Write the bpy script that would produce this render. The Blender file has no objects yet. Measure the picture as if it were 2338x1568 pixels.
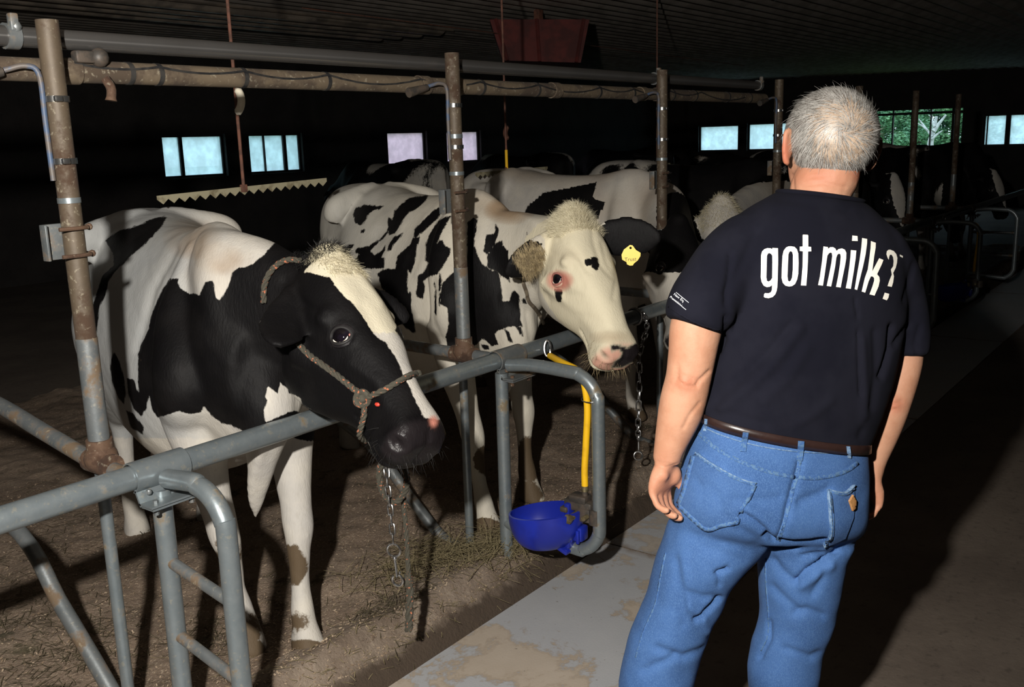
import bpy, bmesh, math, random
import numpy as np
from mathutils import Vector, Matrix
from mathutils.bvhtree import BVHTree

# ------------------------------------------------------------------ camera, sky, light, exposure
SC = bpy.context.scene
COL = SC.collection
SC.view_settings.view_transform = 'Standard'
SC.view_settings.look = 'None'
SC.view_settings.gamma = 1.0
SC.view_settings.use_curve_mapping = False
SC.view_settings.exposure = 0.0

IW, IH, CX, CY, FOC = 2338, 1568, 1169, 784, 2188.0     # photo size and focal length in pixels
EYE = np.array([0, 0, 1.67])                             # x runs along the alley, y across the stalls, z up
_d1 = np.array([2860-CX, CY-270, -FOC]); _dn = np.array([321., -10356, -FOC])
_Z = -_dn/np.linalg.norm(_dn); _X = _d1-_Z*(_d1@_Z); _X /= np.linalg.norm(_X); _Y = np.cross(_Z, _X)
ROT = np.array([_X, _Y, _Z])
cam_data = bpy.data.cameras.new('camera'); cam = bpy.data.objects.new('camera', cam_data); COL.objects.link(cam)
cam_data.sensor_width = 36; cam_data.lens = 36*FOC/IW; cam_data.clip_end = 300; cam_data.clip_start = .05
M4 = Matrix([list(ROT[i])+[EYE[i]] for i in range(3)]+[[0, 0, 0, 1]]); cam.matrix_world = M4
SC.camera = cam

world = bpy.data.worlds.new('overcast_sky'); SC.world = world; world.use_nodes = True
wn = world.node_tree; wn.nodes.clear()
wb = wn.nodes.new('ShaderNodeBackground'); wo = wn.nodes.new('ShaderNodeOutputWorld')
wb.inputs[0].default_value = (0.62, 0.80, 0.92, 1); wb.inputs[1].default_value = 2.8
wn.links.new(wb.outputs[0], wo.inputs[0])

fl = bpy.data.lights.new('camera_flash', 'SPOT'); flo = bpy.data.objects.new('camera_flash', fl); COL.objects.link(flo)
flo.location = Vector(EYE + ROT @ np.array([-.36, .30, .02])); fl.energy = 540; fl.shadow_soft_size = .035
fl.color = (1.0, .95, .88); fl.spot_size = math.radians(124); fl.spot_blend = .9
_aim = ROT @ np.array([-.10, -.10, -1.0]); flo.rotation_euler = Vector(_aim).to_track_quat('-Z', 'Y').to_euler()

# ------------------------------------------------------------------ helpers
def ray(px, py): return ROT @ (np.array([px-CX, CY-py, -FOC])/FOC)
def D(px, py, t): return EYE + ray(px, py)*t            # a point at depth t
def PL(px, py, ax, v):                                  # where a sight line meets the plane ax = v
    d = ray(px, py); return EYE + d*((v-EYE[ax])/d[ax])
def proj(P):
    c = (np.asarray(P)-EYE) @ ROT
    return np.stack([CX+FOC*c[..., 0]/-c[..., 2], CY-FOC*c[..., 1]/-c[..., 2], -c[..., 2]], -1)
def A(*v): return np.array(v, float)
def nrm(v): v = np.asarray(v, float); return v/(np.linalg.norm(v)+1e-12)

def mesh_from(name, V, F, smooth=True):
    me = bpy.data.meshes.new(name); me.from_pydata([tuple(map(float, v)) for v in V], [], [tuple(map(int, f)) for f in F]); me.update()
    if smooth: me.polygons.foreach_set('use_smooth', [True]*len(me.polygons))
    return me
def link(name, me, m=None, parent=None):
    o = bpy.data.objects.new(name, me); COL.objects.link(o)
    if m is not None:
        me.materials.clear(); me.materials.append(m)
    if parent is not None:
        o.parent = parent; o.matrix_parent_inverse = Matrix.Translation(parent.location).inverted()
    return o
def tag(o, label=None, cat=None, group=None, kind=None):
    if label: o['label'] = label
    if cat: o['category'] = cat
    if group: o['group'] = group
    if kind: o['kind'] = kind
    return o
def thing(name, label, cat, loc=(0, 0, 0), group=None):
    o = bpy.data.objects.new(name, None); COL.objects.link(o); o.location = Vector([float(v) for v in loc]); o.empty_display_size = .1
    return tag(o, label, cat, group)

class MB:                                                # collects shapes for ONE mesh
    def __init__(s): s.V = []; s.F = []
    def add(s, V, F):
        n = len(s.V); s.V += [tuple(v) for v in V]; s.F += [tuple(i+n for i in f) for f in F]; return s
    def box(s, c, size, rot=None, bev=0.0):
        hx, hy, hz = [v/2 for v in size]; R = np.eye(3) if rot is None else np.array(rot)
        if bev > 0:
            bm = bmesh.new(); bmesh.ops.create_cube(bm, size=1)
            for v in bm.verts: v.co = Vector((v.co.x*size[0], v.co.y*size[1], v.co.z*size[2]))
            bmesh.ops.bevel(bm, geom=bm.edges[:], offset=bev, segments=2, profile=.5, affect='EDGES')
            P = np.array([v.co[:] for v in bm.verts]); F = [[v.index for v in f.verts] for f in bm.faces]; bm.free()
            return s.add(P @ R.T + np.array(c), F)
        P = np.array([(x, y, z) for x in (-hx, hx) for y in (-hy, hy) for z in (-hz, hz)]) @ R.T + np.array(c)
        return s.add(P, [(0, 1, 3, 2), (4, 6, 7, 5), (0, 4, 5, 1), (2, 3, 7, 6), (0, 2, 6, 4), (1, 5, 7, 3)])
    def tube(s, P, r, n=14, cap=True, closed=False, wob=0, ecc=None):
        P = np.array(P, float); m = len(P); r = np.broadcast_to(np.array(r, float), (m,))
        if closed: T = np.roll(P, -1, 0)-np.roll(P, 1, 0)
        else: T = np.gradient(P, axis=0)
        T /= np.linalg.norm(T, axis=1)[:, None]+1e-12
        up = A(0, 0, 1) if abs(T[0][2]) < .9 else A(1, 0, 0)
        u = nrm(np.cross(T[0], up)); V = []
        for i in range(m):
            u = nrm(u-T[i]*(u@T[i])); w = np.cross(T[i], u)
            for k in range(n):
                a = 2*math.pi*k/n; rr = r[i]*(1+wob*math.sin(3*a+i))
                V.append(P[i]+(u*math.cos(a)+w*math.sin(a)*(ecc or 1))*rr)
        F = []; mm = m if closed else m-1
        for i in range(mm):
            j = (i+1) % m
            for k in range(n): F.append((i*n+k, i*n+(k+1) % n, j*n+(k+1) % n, j*n+k))
        if cap and not closed:
            F.append(tuple(range(n-1, -1, -1))); F.append(tuple((m-1)*n+k for k in range(n)))
        return s.add(V, F)
    def ball(s, c, r, n=16, sc=(1, 1, 1), rot=None):
        V = []; F = []; R = np.eye(3) if rot is None else np.array(rot)
        for i in range(1, n//2):
            t = math.pi*i/(n//2)
            for k in range(n):
                a = 2*math.pi*k/n; V.append((math.sin(t)*math.cos(a)*sc[0], math.sin(t)*math.sin(a)*sc[1], math.cos(t)*sc[2]))
        V += [(0, 0, sc[2]), (0, 0, -sc[2])]; q = n//2-1
        for i in range(q-1):
            for k in range(n): F.append((i*n+k, (i+1)*n+k, (i+1)*n+(k+1) % n, i*n+(k+1) % n))
        for k in range(n): F.append((q*n, k, (k+1) % n)); F.append((q*n+1, (q-1)*n+(k+1) % n, (q-1)*n+k))
        return s.add((np.array(V)*r) @ R.T + np.array(c), F)
    def build(s, name, m, parent=None, smooth=True):
        me = mesh_from(name, s.V, s.F, smooth)
        if smooth:
            try: me.set_sharp_from_angle(angle=math.radians(42))
            except Exception: pass
        return link(name, me, m, parent)

def crom(K, n):                                          # Catmull-Rom resampling of rows
    K = np.array(K, float); m = len(K)
    P = np.vstack([2*K[0]-K[1], K, 2*K[-1]-K[-2]]); out = []
    for t in np.linspace(0, m-1, n):
        i = min(int(t), m-2); f = t-i; a, b, c, d = P[i:i+4]
        out.append(.5*((2*b)+(c-a)*f+(2*a-5*b+4*c-d)*f*f+(3*b-a-3*c+d)*f**3))
    return np.array(out)
def loft(rings, n=28, m=None, closed_caps=True):
    """rings: (centre3, u3, v3, a, b, exponent, taper); taper narrows the -v side"""
    K = np.array([np.concatenate([np.ravel(c), np.ravel(u), np.ravel(v), [a, b, e, tp]]) for c, u, v, a, b, e, tp in rings])
    if m: K = crom(K, m)
    V = []; F = []
    for r in K:
        c, u, v = r[:3], nrm(r[3:6]), nrm(r[6:9]); a, b, e, tp = r[9:]
        for k in range(n):
            t = 2*math.pi*k/n; ct, st = math.cos(t), math.sin(t)
            x = math.copysign(abs(ct)**(2/e), ct); y = math.copysign(abs(st)**(2/e), st)
            x *= (1-tp*(.5-.5*y))
            V.append(c+u*a*x+v*b*y)
    m_ = len(K)
    for i in range(m_-1):
        for k in range(n): F.append((i*n+k, i*n+(k+1) % n, (i+1)*n+(k+1) % n, (i+1)*n+k))
    F.append(tuple(range(n-1, -1, -1))); F.append(tuple((m_-1)*n+k for k in range(n)))
    return V, F
def limb(P, R, n=20, m=None, flat=None):
    """smooth tapered limb through points"""
    K = crom(np.hstack([np.array(P, float), np.array(R, float)[:, None]]), m or len(P)*4)
    b = MB(); b.tube(K[:, :3], K[:, 3], n=n); return b.V, b.F

def vox(shapes, size, smooth=6):
    """union of closed shapes -> one continuous smooth surface; returns arrays V, F, edges"""
    b = MB()
    for V, F in shapes: b.add(V, F)
    me = mesh_from('tmp', b.V, b.F); o = bpy.data.objects.new('tmp', me); COL.objects.link(o)
    bm = bmesh.new(); bm.from_mesh(me); bmesh.ops.recalc_face_normals(bm, faces=bm.faces[:]); bm.to_mesh(me); bm.free()
    md = o.modifiers.new('r', 'REMESH'); md.mode = 'VOXEL'; md.voxel_size = size; md.adaptivity = 0
    dg = bpy.context.evaluated_depsgraph_get(); me2 = bpy.data.meshes.new_from_object(o.evaluated_get(dg))
    bpy.data.objects.remove(o); bpy.data.meshes.remove(me)
    V = np.empty(len(me2.vertices)*3); me2.vertices.foreach_get('co', V); V = V.reshape(-1, 3)
    E = np.empty(len(me2.edges)*2, int); me2.edges.foreach_get('vertices', E); E = E.reshape(-1, 2)
    F = [tuple(p.vertices) for p in me2.polygons]; bpy.data.meshes.remove(me2)
    return relax(V, E, smooth), F, E
def relax(V, E, it, w=.5, mask=None):
    n = len(V); deg = np.bincount(E.ravel(), minlength=n).astype(float)[:, None]
    for k in range(it):
        S = np.zeros_like(V)
        for c in range(3):
            S[:, c] = np.bincount(E[:, 0], V[E[:, 1], c], n)+np.bincount(E[:, 1], V[E[:, 0], c], n)
        d = (S/deg-V)*w
        V = V+(d if mask is None else d*mask[:, None])
    return V
def normals(V, F):
    me = mesh_from('n', V, F); N = np.empty(len(V)*3); me.vertices.foreach_get('normal', N) if False else me.vertex_normals.foreach_get('vector', N)
    bpy.data.meshes.remove(me); return N.reshape(-1, 3)
def segd(P, a, b):                                       # distance of 2-D points to a segment, and position along it
    a, b = np.array(a, float), np.array(b, float); ab = b-a
    t = np.clip(((P-a)@ab)/(ab@ab+1e-9), 0, 1); return np.linalg.norm(P-(a+t[:, None]*ab), axis=1), t
def polyd(P, poly):                                      # signed distance, positive inside
    poly = np.array(poly, float); n = len(poly); d = np.full(len(P), 1e9); ins = np.zeros(len(P), bool)
    for i in range(n):
        a, b = poly[i], poly[(i+1) % n]; d = np.minimum(d, segd(P, a, b)[0])
        c = (a[1] > P[:, 1]) != (b[1] > P[:, 1])
        with np.errstate(divide='ignore', invalid='ignore'):
            xx = (b[0]-a[0])*(P[:, 1]-a[1])/(b[1]-a[1])+a[0]
        ins ^= c & (P[:, 0] < xx)
    return np.where(ins, d, -d)
def pathd(P, pts):
    d = np.full(len(P), 1e9)
    for a, b in zip(pts[:-1], pts[1:]): d = np.minimum(d, segd(P, a, b)[0])
    return d
def facing(V, N): return ((EYE-V)*N).sum(1)/(np.linalg.norm(EYE-V, axis=1)+1e-9)
def crease(V, N, strokes, gain=1.0):
    """sculpt folds: strokes = (points, width_px, height_m)"""
    Q = proj(V); f = np.clip(facing(V, N)*3, 0, 1); off = np.zeros(len(V))
    for pts, w, h in strokes:
        d = pathd(Q[:, :2], pts); off += h*np.exp(-(d/w)**2)
    return V+N*(off*f*gain)[:, None]
def vnoise(P, seed=0, oct=3):                            # cheap smooth 3-D pseudo noise, about -1..1
    r = np.random.RandomState(seed); o = np.zeros(len(P)); amp = 1; tot = 0
    for k in range(oct):
        for j in range(4):
            k3 = r.randn(3)*(1.9**k); o += amp*np.sin(P@k3+r.rand()*6.28+1.3*np.sin(P@(r.randn(3)*(1.7**k))+r.rand()*6.28)); tot += amp
        amp *= .55
    return o/tot*2
def surf(name, V, F, m, parent=None, attrs=None):
    me = mesh_from(name, V, F)
    for k, a in (attrs or {}).items():
        at = me.attributes.new(k, 'FLOAT', 'POINT'); at.data.foreach_set('value', np.asarray(a, np.float32))
    return link(name, me, m, parent)

# ------------------------------------------------------------------ materials (node helpers)
class NT:
    def __init__(s, name):
        s.m = bpy.data.materials.new(name); s.m.use_nodes = True; s.t = s.m.node_tree; s.t.nodes.clear()
        s.out = s.t.nodes.new('ShaderNodeOutputMaterial'); s.b = s.t.nodes.new('ShaderNodeBsdfPrincipled'); s.l(s.b.outputs[0], s.out.inputs[0])
        s.co = None
    def l(s, a, b): s.t.links.new(a, b)
    def n(s, typ, **k):
        x = s.t.nodes.new(typ)
        for a, v in k.items(): setattr(x, a, v)
        return x
    def coord(s, sc=(1, 1, 1), out='Object'):
        c = s.n('ShaderNodeTexCoord'); mp = s.n('ShaderNodeMapping'); s.l(c.outputs[out], mp.inputs[0]); mp.inputs['Scale'].default_value = sc; return mp.outputs[0]
    def noise(s, scale, detail=4, rough=.55, vec=None, dist=0, o='Fac'):
        x = s.n('ShaderNodeTexNoise'); x.inputs['Scale'].default_value = scale; x.inputs['Detail'].default_value = detail
        x.inputs['Roughness'].default_value = rough; x.inputs['Distortion'].default_value = dist
        s.l(vec if vec is not None else s.coord(), x.inputs['Vector']); return x.outputs[o]
    def voro(s, scale, vec=None, feat='F1'):
        x = s.n('ShaderNodeTexVoronoi'); x.feature = feat; x.inputs['Scale'].default_value = scale
        s.l(vec if vec is not None else s.coord(), x.inputs['Vector']); return x.outputs[0]
    def attr(s, name): x = s.n('ShaderNodeAttribute'); x.attribute_name = name; return x.outputs['Fac']
    def ramp(s, v, a, b, ca=(0, 0, 0, 1), cb=(1, 1, 1, 1)):
        x = s.n('ShaderNodeMapRange'); x.interpolation_type = 'SMOOTHSTEP'
        x.inputs[1].default_value = a; x.inputs[2].default_value = b; s.l(v, x.inputs[0]); return x.outputs[0]
    def math(s, op, a, b=None, clamp=False):
        x = s.n('ShaderNodeMath', operation=op, use_clamp=clamp)
        for i, v in enumerate((a, b)):
            if v is None: continue
            if isinstance(v, (int, float)): x.inputs[i].default_value = v
            else: s.l(v, x.inputs[i])
        return x.outputs[0]
    def mix(s, f, a, b):
        x = s.n('ShaderNodeMix', data_type='RGBA')
        for i, v in ((0, f), (6, a), (7, b)):
            if isinstance(v, (int, float)): x.inputs[i].default_value = v
            elif isinstance(v, (tuple, list)): x.inputs[i].default_value = tuple(v)+((1,) if len(v) == 3 else ())
            else: s.l(v, x.inputs[i])
        return x.outputs[2]
    def base(s, c):
        if isinstance(c, (tuple, list)): s.b.inputs['Base Color'].default_value = tuple(c)+((1,) if len(c) == 3 else ())
        else: s.l(c, s.b.inputs['Base Color'])
    def set(s, **k):
        for a, v in k.items():
            a = a.replace('_', ' ')
            if isinstance(v, (int, float, tuple)): s.b.inputs[a].default_value = v
            else: s.l(v, s.b.inputs[a])
    def bump(s, h, strength=.3, dist=.005):
        x = s.n('ShaderNodeBump'); x.inputs['Strength'].default_value = strength; x.inputs['Distance'].default_value = dist
        s.l(h, x.inputs['Height']); s.l(x.outputs[0], s.b.inputs['Normal'])
def simple(name, ca, cb=None, scale=20, rough=.5, metal=0, bump=.15, dist=.002, lo=.4, hi=.6, vec=(1, 1, 1), spec=.5):
    t = NT(name); nz = t.noise(scale, vec=t.coord(vec)); t.base(t.mix(t.ramp(nz, lo, hi), ca, cb or ca))
    t.set(Roughness=rough, Metallic=metal); t.b.inputs['Specular IOR Level'].default_value = spec
    if bump: t.bump(t.noise(scale*6), bump, dist)
    return t.m
def pipe_mat(name, c1, c2, rust, amount, metal=.6, rough=.42, sc=9):
    t = NT(name); a = t.noise(sc*3, 5); r = t.noise(sc, 6, .65); f = t.ramp(r, .62-amount*.4, .72-amount*.3)
    sp = t.ramp(t.noise(70, 3), .58, .72)
    c = t.mix(a, c1, c2); c = t.mix(f, c, rust); c = t.mix(t.math('MULTIPLY', sp, .35), c, (.42, .38, .28)); t.base(c)
    t.set(Roughness=t.math('ADD', t.math('MULTIPLY', f, .35), rough), Metallic=t.math('MULTIPLY', t.math('SUBTRACT', 1.0, f), metal))
    t.bump(t.noise(60, 5), .25, .002); return t.m
M = {}
M['galv'] = pipe_mat('galvanised_steel', (.15, .185, .205), (.27, .30, .31), (.15, .115, .07), .10, .55, .36)
M['galv_dirty'] = pipe_mat('dirty_galvanised_steel', (.12, .14, .15), (.21, .22, .22), (.13, .09, .055), .35, .5, .45)
def brushed():
    t = NT('brushed_grey_steel'); t.base(t.mix(t.noise(7, 5), (.17, .165, .16), (.12, .115, .11))); t.set(Roughness=.24, Metallic=.7); t.b.inputs['Anisotropic'].default_value = .93; t.b.inputs['Anisotropic Rotation'].default_value = .25
    tg = t.n('ShaderNodeTangent'); tg.direction_type = 'RADIAL'; tg.axis = 'X'; t.l(tg.outputs[0], t.b.inputs['Tangent']); return t.m
M['galv_shiny'] = brushed()
M['rust'] = pipe_mat('rusty_brown_pipe', (.060, .044, .029), (.115, .086, .056), (.05, .028, .016), .45, .15, .6)
M['rust_red'] = pipe_mat('red_rust', (.075, .040, .024), (.115, .066, .038), (.04, .02, .012), .5, .05, .75)
M['steel_pipe'] = pipe_mat('smooth_steel_pipe', (.20, .20, .20), (.27, .27, .26), (.14, .11, .08), .05, .9, .30, 5)
M['pvc'] = pipe_mat('dusty_tan_pipe', (.15, .115, .075), (.095, .07, .045), (.06, .042, .028), .45, .0, .7, 6)
M['blackband'] = simple('black_rubber', (.012, .012, .013), (.03, .028, .026), 30, .6)
M['bluepaint'] = simple('faded_blue_paint', (.05, .08, .14), (.10, .085, .075), 30, .55)
M['chrome'] = simple('bright_plated_steel', (.62, .62, .62), (.45, .44, .43), 40, .18, .95, .05)
M['chain'] = simple('zinc_chain', (.42, .42, .42), (.25, .24, .23), 60, .28, .95, .1)
M['bowl'] = simple('blue_plastic', (.012, .028, .36), (.010, .020, .26), 8, .30, 0, .05)
M['castiron'] = simple('dark_cast_iron', (.05, .045, .04), (.09, .07, .055), 30, .55, .3)
M['brass'] = simple('dull_brass', (.40, .34, .20), (.22, .18, .10), 40, .35, .8)
M['yellow'] = simple('yellow_hose', (.86, .50, .012), (.62, .34, .015), 16, .42, 0, .12, .002, .5, .8)
M['yellow_tag'] = simple('yellow_tag_plastic', (.90, .62, .012), None, 10, .4, 0, .05)
M['ivory'] = simple('ivory_plastic', (1.0, .95, .80), (.85, .78, .62), 20, .5)
M['zig'] = simple('galvanised_strip', (.33, .30, .20), (.18, .15, .09), 22, .55, .1, .2, .002, .45, .65)
M['rod'] = simple('rusty_rod', (.17, .07, .045), (.10, .045, .03), 30, .7)
M['darkwood'] = simple('dark_wood', (.028, .022, .02), (.016, .013, .012), 6, .8)
M['black'] = simple('black_glossy', (.004, .004, .005), None, 10, .08, 0, 0)

# ------------------------------------------------------------------ setting
def bedding_mat():
    t = NT('sawdust_bedding'); v = t.coord(); big = t.noise(1.6, 5, .6, v); mid = t.noise(14, 5, .6, v)
    c = t.mix(t.ramp(big, .35, .68), (.19, .135, .095), (.30, .225, .165)); c = t.mix(t.ramp(mid, .5, .75), c, (.11, .08, .05))
    fl = t.ramp(t.noise(95, 3, .6, t.coord((1, 1.6, 1))), .56, .66); c = t.mix(t.math('MULTIPLY', fl, .6), c, (.55, .45, .33))
    gr = t.ramp(t.noise(2.6, 4, .6, v), .58, .66); c = t.mix(t.math('MULTIPLY', gr, t.math('MULTIPLY', t.ramp(mid, .45, .6), .7)), c, (.055, .052, .022))
    t.base(c); t.set(Roughness=.95); t.bump(t.math('ADD', t.noise(90, 5, .7, v), t.noise(22, 4, .6, v)), .8, .012); return t.m
def strip_mat():
    t = NT('worn_grey_floor_paint'); v = t.coord()
    w = t.math('ADD', t.noise(2.1, 9, .68, v, .25), t.math('MULTIPLY', t.noise(30, 4, .6, v), .07))
    paint = t.mix(t.noise(6, 5, .6, v), (.33, .34, .36), (.41, .415, .42)); bare = t.mix(t.noise(9, 5, .6, v), (.36, .30, .235), (.46, .40, .33))
    wear = t.math('MULTIPLY', t.ramp(w, .535, .548), t.attr('wear'))
    c = t.mix(wear, paint, bare)
    ed = t.math('MULTIPLY', t.ramp(w, .515, .535), t.math('MULTIPLY', t.math('SUBTRACT', 1.0, t.ramp(w, .545, .58)), t.attr('wear')))
    c = t.mix(t.math('MULTIPLY', ed, .35), c, (.25, .19, .13))
    c = t.mix(t.attr('joint'), c, (.17, .115, .07)); sp = t.ramp(t.noise(60, 3, .6, v), .70, .74); c = t.mix(t.math('MULTIPLY', sp, .6), c, (.12, .10, .08))
    t.base(c); t.set(Roughness=.62); t.bump(t.math('ADD', t.noise(140, 3), t.math('MULTIPLY', wear, -.6)), .25, .002); return t.m
def conc_mat(name, a, b, sc=3, rough=.85, bump=.5):
    t = NT(name); v = t.coord(); c = t.mix(t.ramp(t.noise(sc, 7, .6, v), .35, .65), a, b)
    c = t.mix(t.math('MULTIPLY', t.ramp(t.noise(sc*14, 4, .6, v), .55, .7), .5), c, tuple(.5*x for x in a)); t.base(c)
    t.set(Roughness=rough); t.bump(t.noise(sc*18, 6, .7, v), bump, .006); return t.m
M['bedding'] = bedding_mat(); M['strip'] = strip_mat()
M['alley'] = conc_mat('brown_alley_concrete', (.105, .082, .065), (.15, .12, .095), 2)
def curb_mat():
    t = NT('dirty_curb_concrete'); v = t.coord(); c = t.mix(t.ramp(t.noise(4, 7, .65, v), .35, .65), (.15, .11, .08), (.27, .215, .165)); c = t.mix(t.math('MULTIPLY', t.ramp(t.noise(60, 4, .6, v), .58, .72), .5), c, (.38, .31, .23))
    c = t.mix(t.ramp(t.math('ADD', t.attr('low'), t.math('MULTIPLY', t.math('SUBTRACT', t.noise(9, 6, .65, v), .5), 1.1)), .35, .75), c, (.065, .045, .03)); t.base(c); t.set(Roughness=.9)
    t.bump(t.math('ADD', t.noise(80, 6, .7, v), t.noise(20, 4, .6, v)), .7, .008); return t.m
M['curb'] = curb_mat()
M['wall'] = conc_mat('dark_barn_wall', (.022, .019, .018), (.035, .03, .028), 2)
M['ceil'] = simple('dull_corrugated_metal', (.36, .32, .28), (.26, .23, .20), 4, .8, .5, .1)
M['ceil_l'] = simple('pale_corrugated_metal', (.5, .42, .34), (.3, .26, .22), 5, .5, .4, .1)

def flat(name, x0, x1, y0, y1, z, m, nx=2, ny=2, kind='structure', thick=.1):
    b = MB(); b.box(((x0+x1)/2, (y0+y1)/2, z-thick/2), (x1-x0, y1-y0, thick)); o = b.build(name, m, smooth=False); return tag(o, kind=kind)
tag(flat('floor', -6, 22, -4, 1.39, 0, M['alley']), 'brown concrete alley floor the person stands on')
flat('floor', -6, 22, 2.2, 6.2, .04, M['alley']); flat('floor', -6, 22, 6.19, 12, .10, M['alley'])

def grid(x0, x1, y0, y1, nx, ny, zf):
    X, Y = np.meshgrid(np.linspace(x0, x1, nx), np.linspace(y0, y1, ny), indexing='ij'); P = np.stack([X.ravel(), Y.ravel()], 1)
    V = np.column_stack([P, zf(P)]); F = [(i*ny+j, (i+1)*ny+j, (i+1)*ny+j+1, i*ny+j+1) for i in range(nx-1) for j in range(ny-1)]; return V, F
# the painted feed strip, cast in slabs with dirty joints between them
SX = [-1.2, .75, 3.22, 5.7, 8.2, 10.7, 13.2, 16, 22]
for i, (a, b_) in enumerate(zip(SX[:-1], SX[1:])):
    V, F = grid(a+.004, b_-.004, 1.39, 2.0, 60, 20, lambda P: np.full(len(P), .006)+.0012*vnoise(np.c_[P*4, P[:, 0]*0], 4))
    jd = np.minimum(abs(V[:, 0]-a+.01*np.sin(V[:, 1]*25)), abs(V[:, 0]-b_+.01*np.sin(V[:, 1]*25)))
    wear = np.clip(1.15-abs(V[:, 0]-2.4)/2.2, .15, 1)
    o = surf('floor_slab', V, F, M['strip'], None, {'joint': np.clip(1-jd/.014, 0, 1)*.8, 'wear': wear}); tag(o, kind='structure')
    if i == 1: o['label'] = 'grey painted feed strip slab with worn bare patches'
flat('floor', -6, 22, 1.385, 2.02, .001, M['curb'])
# concrete curb between strip and bedding
def curb_z(P):
    y = P[:, 1]; t = np.clip((y-1.985)/.125, 0, 1); z = .140*(t**.75*(1-t*.0))*(1-.0*t)-.018*np.sin(t*3.14)*0+.012*np.exp(-((y-2.13)/.03)**2)
    z += np.where(y > 2.0, 1, 0)*(.010*vnoise(np.c_[P[:, 0]*4, P[:, 1]*9, P[:, 0]*0], 7)+.006*vnoise(np.c_[P*22, P[:, 0]*0], 8))
    return z-np.clip((y-2.22)/.05, 0, 1)*.05
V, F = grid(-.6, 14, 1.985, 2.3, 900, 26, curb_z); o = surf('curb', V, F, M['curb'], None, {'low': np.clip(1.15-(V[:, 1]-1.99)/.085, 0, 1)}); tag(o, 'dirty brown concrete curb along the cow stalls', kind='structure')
def bed_z(P):
    n = .022*vnoise(np.c_[P*2.2, P[:, 0]*0], 11)+.012*vnoise(np.c_[P*8, P[:, 0]*0], 12)+.006*vnoise(np.c_[P*26, P[:, 0]*0], 13)
    return .115+n-.02*np.clip((2.3-P[:, 1])/.1, 0, 1)
V, F = grid(-.4, 14, 2.2, 6.2, 660, 190, bed_z); o = surf('bedding', V, F, M['bedding'])
tag(o, 'brown sawdust bedding trodden across the cow stalls', 'bedding', kind='stuff')

def wall_holes(name, axis, pos, u0, u1, z0, z1, holes, m, th=.2):
    """wall in plane axis=pos with rectangular holes (u0,u1,z0,z1)"""
    b = MB(); cur = u0
    def bx(a, c, p, q):
        if c-a < 1e-4 or q-p < 1e-4: return
        s = (th, c-a, q-p) if axis == 0 else (c-a, th, q-p); ce = (pos+th/2, (a+c)/2, (p+q)/2) if axis == 0 else ((a+c)/2, pos+th/2, (p+q)/2)
        b.box(ce, s)
    for h in sorted(holes):
        bx(cur, h[0], z0, z1); bx(h[0], h[1], z0, h[2]); bx(h[0], h[1], h[3], z1); cur = h[1]
    bx(cur, u1, z0, z1); return tag(b.build(name, m, smooth=False), kind='structure')
def pane_mat(name, tint, clear):
    t = NT(name); t.t.nodes.remove(t.b); v = t.coord((1, 1, 1))
    tr = t.n('ShaderNodeBsdfTransparent'); tr.inputs[0].default_value = (.92, .96, .97, 1)
    tl = t.n('ShaderNodeBsdfTranslucent'); t.l(t.mix(t.ramp(t.noise(7, 4, .6, v), .35, .75), tuple(x*.78 for x in tint), tint), tl.inputs[0])
    mx = t.n('ShaderNodeMixShader'); mx.inputs[0].default_value = clear; t.l(tl.outputs[0], mx.inputs[1]); t.l(tr.outputs[0], mx.inputs[2]); t.l(mx.outputs[0], t.out.inputs[0]); return t.m
M['pane'] = pane_mat('dirty_translucent_pane', (.82, .96, 1.0), .25)
M['pane_clear'] = pane_mat('hazy_pane', (1.0, .76, .86), .35)
YW, XW = 12.0, 22.0
zw = lambda px, py, ax, v: PL(px, py, ax, v)
def window(n, axis, pos, u0, u1, z0, z1, mull, pm, cross=None, label=None, open_=False):
    """recessed window: frame, panes between mullions (list of (u, width))"""
    f = .035; b = MB(); d = .09
    def bx(a, c, p, q, dd=.06):
        s = (dd, c-a, q-p) if axis == 0 else (c-a, dd, q-p); ce = (pos+d, (a+c)/2, (p+q)/2) if axis == 0 else ((a+c)/2, pos+d, (p+q)/2); b.box(ce, s)
    bx(u0-f, u1+f, z0-f, z0); bx(u0-f, u1+f, z1, z1+f); bx(u0-f, u0, z0, z1); bx(u1, u1+f, z0, z1)
    root = tag(b.build('window_%d' % n, M['darkwood'], smooth=False), label, kind='structure')
    us = [u0]
    for u, w in mull:
        b = MB(); bx(u-w/2, u+w/2, z0, z1, .07); b.build('mullion', M['darkwood'], root, False); us += [u-w/2, u+w/2]
    us.append(u1)
    if cross:
        b = MB(); bx(u0, u1, cross-.025, cross+.025, .05); b.build('transom', M['darkwood'], root, False)
    if not open_:
        for a, c in zip(us[::2], us[1::2]):
            b = MB(); bx(a, c, z0, z1, .006); b.build('pane', pm, root, False)
    return root
hl = []; n = 1
for (a, c, mul, pm, lab) in ((7.94, 8.92, [(8.235, .05)], M['pane'], 'leftmost bright barn window with narrow left pane'),
                             (9.41, 10.38, [(9.70, .018), (10.10, .06)], M['pane'], 'bright barn window split in three panes above the zigzag bar'),
                             (12.37, 13.33, [], M['pane_clear'], 'pink-tinged single-pane barn window'),
                             (13.95, 14.9, [(14.12, .05)], M['pane_clear'], 'pinkish barn window behind the middle stall post')):
    window(n, 1, YW, a, c, 1.33, 1.865, mul, pm, None, lab); hl.append((a-.035, c+.035, 1.295, 1.90)); n += 1
wall_holes('wall_left', 1, YW, -6, 22.2, 0, 3.6, hl, M['wall'])
he = []
Yp = lambda px, py=330: float(PL(px, py, 0, XW)[1])
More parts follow.
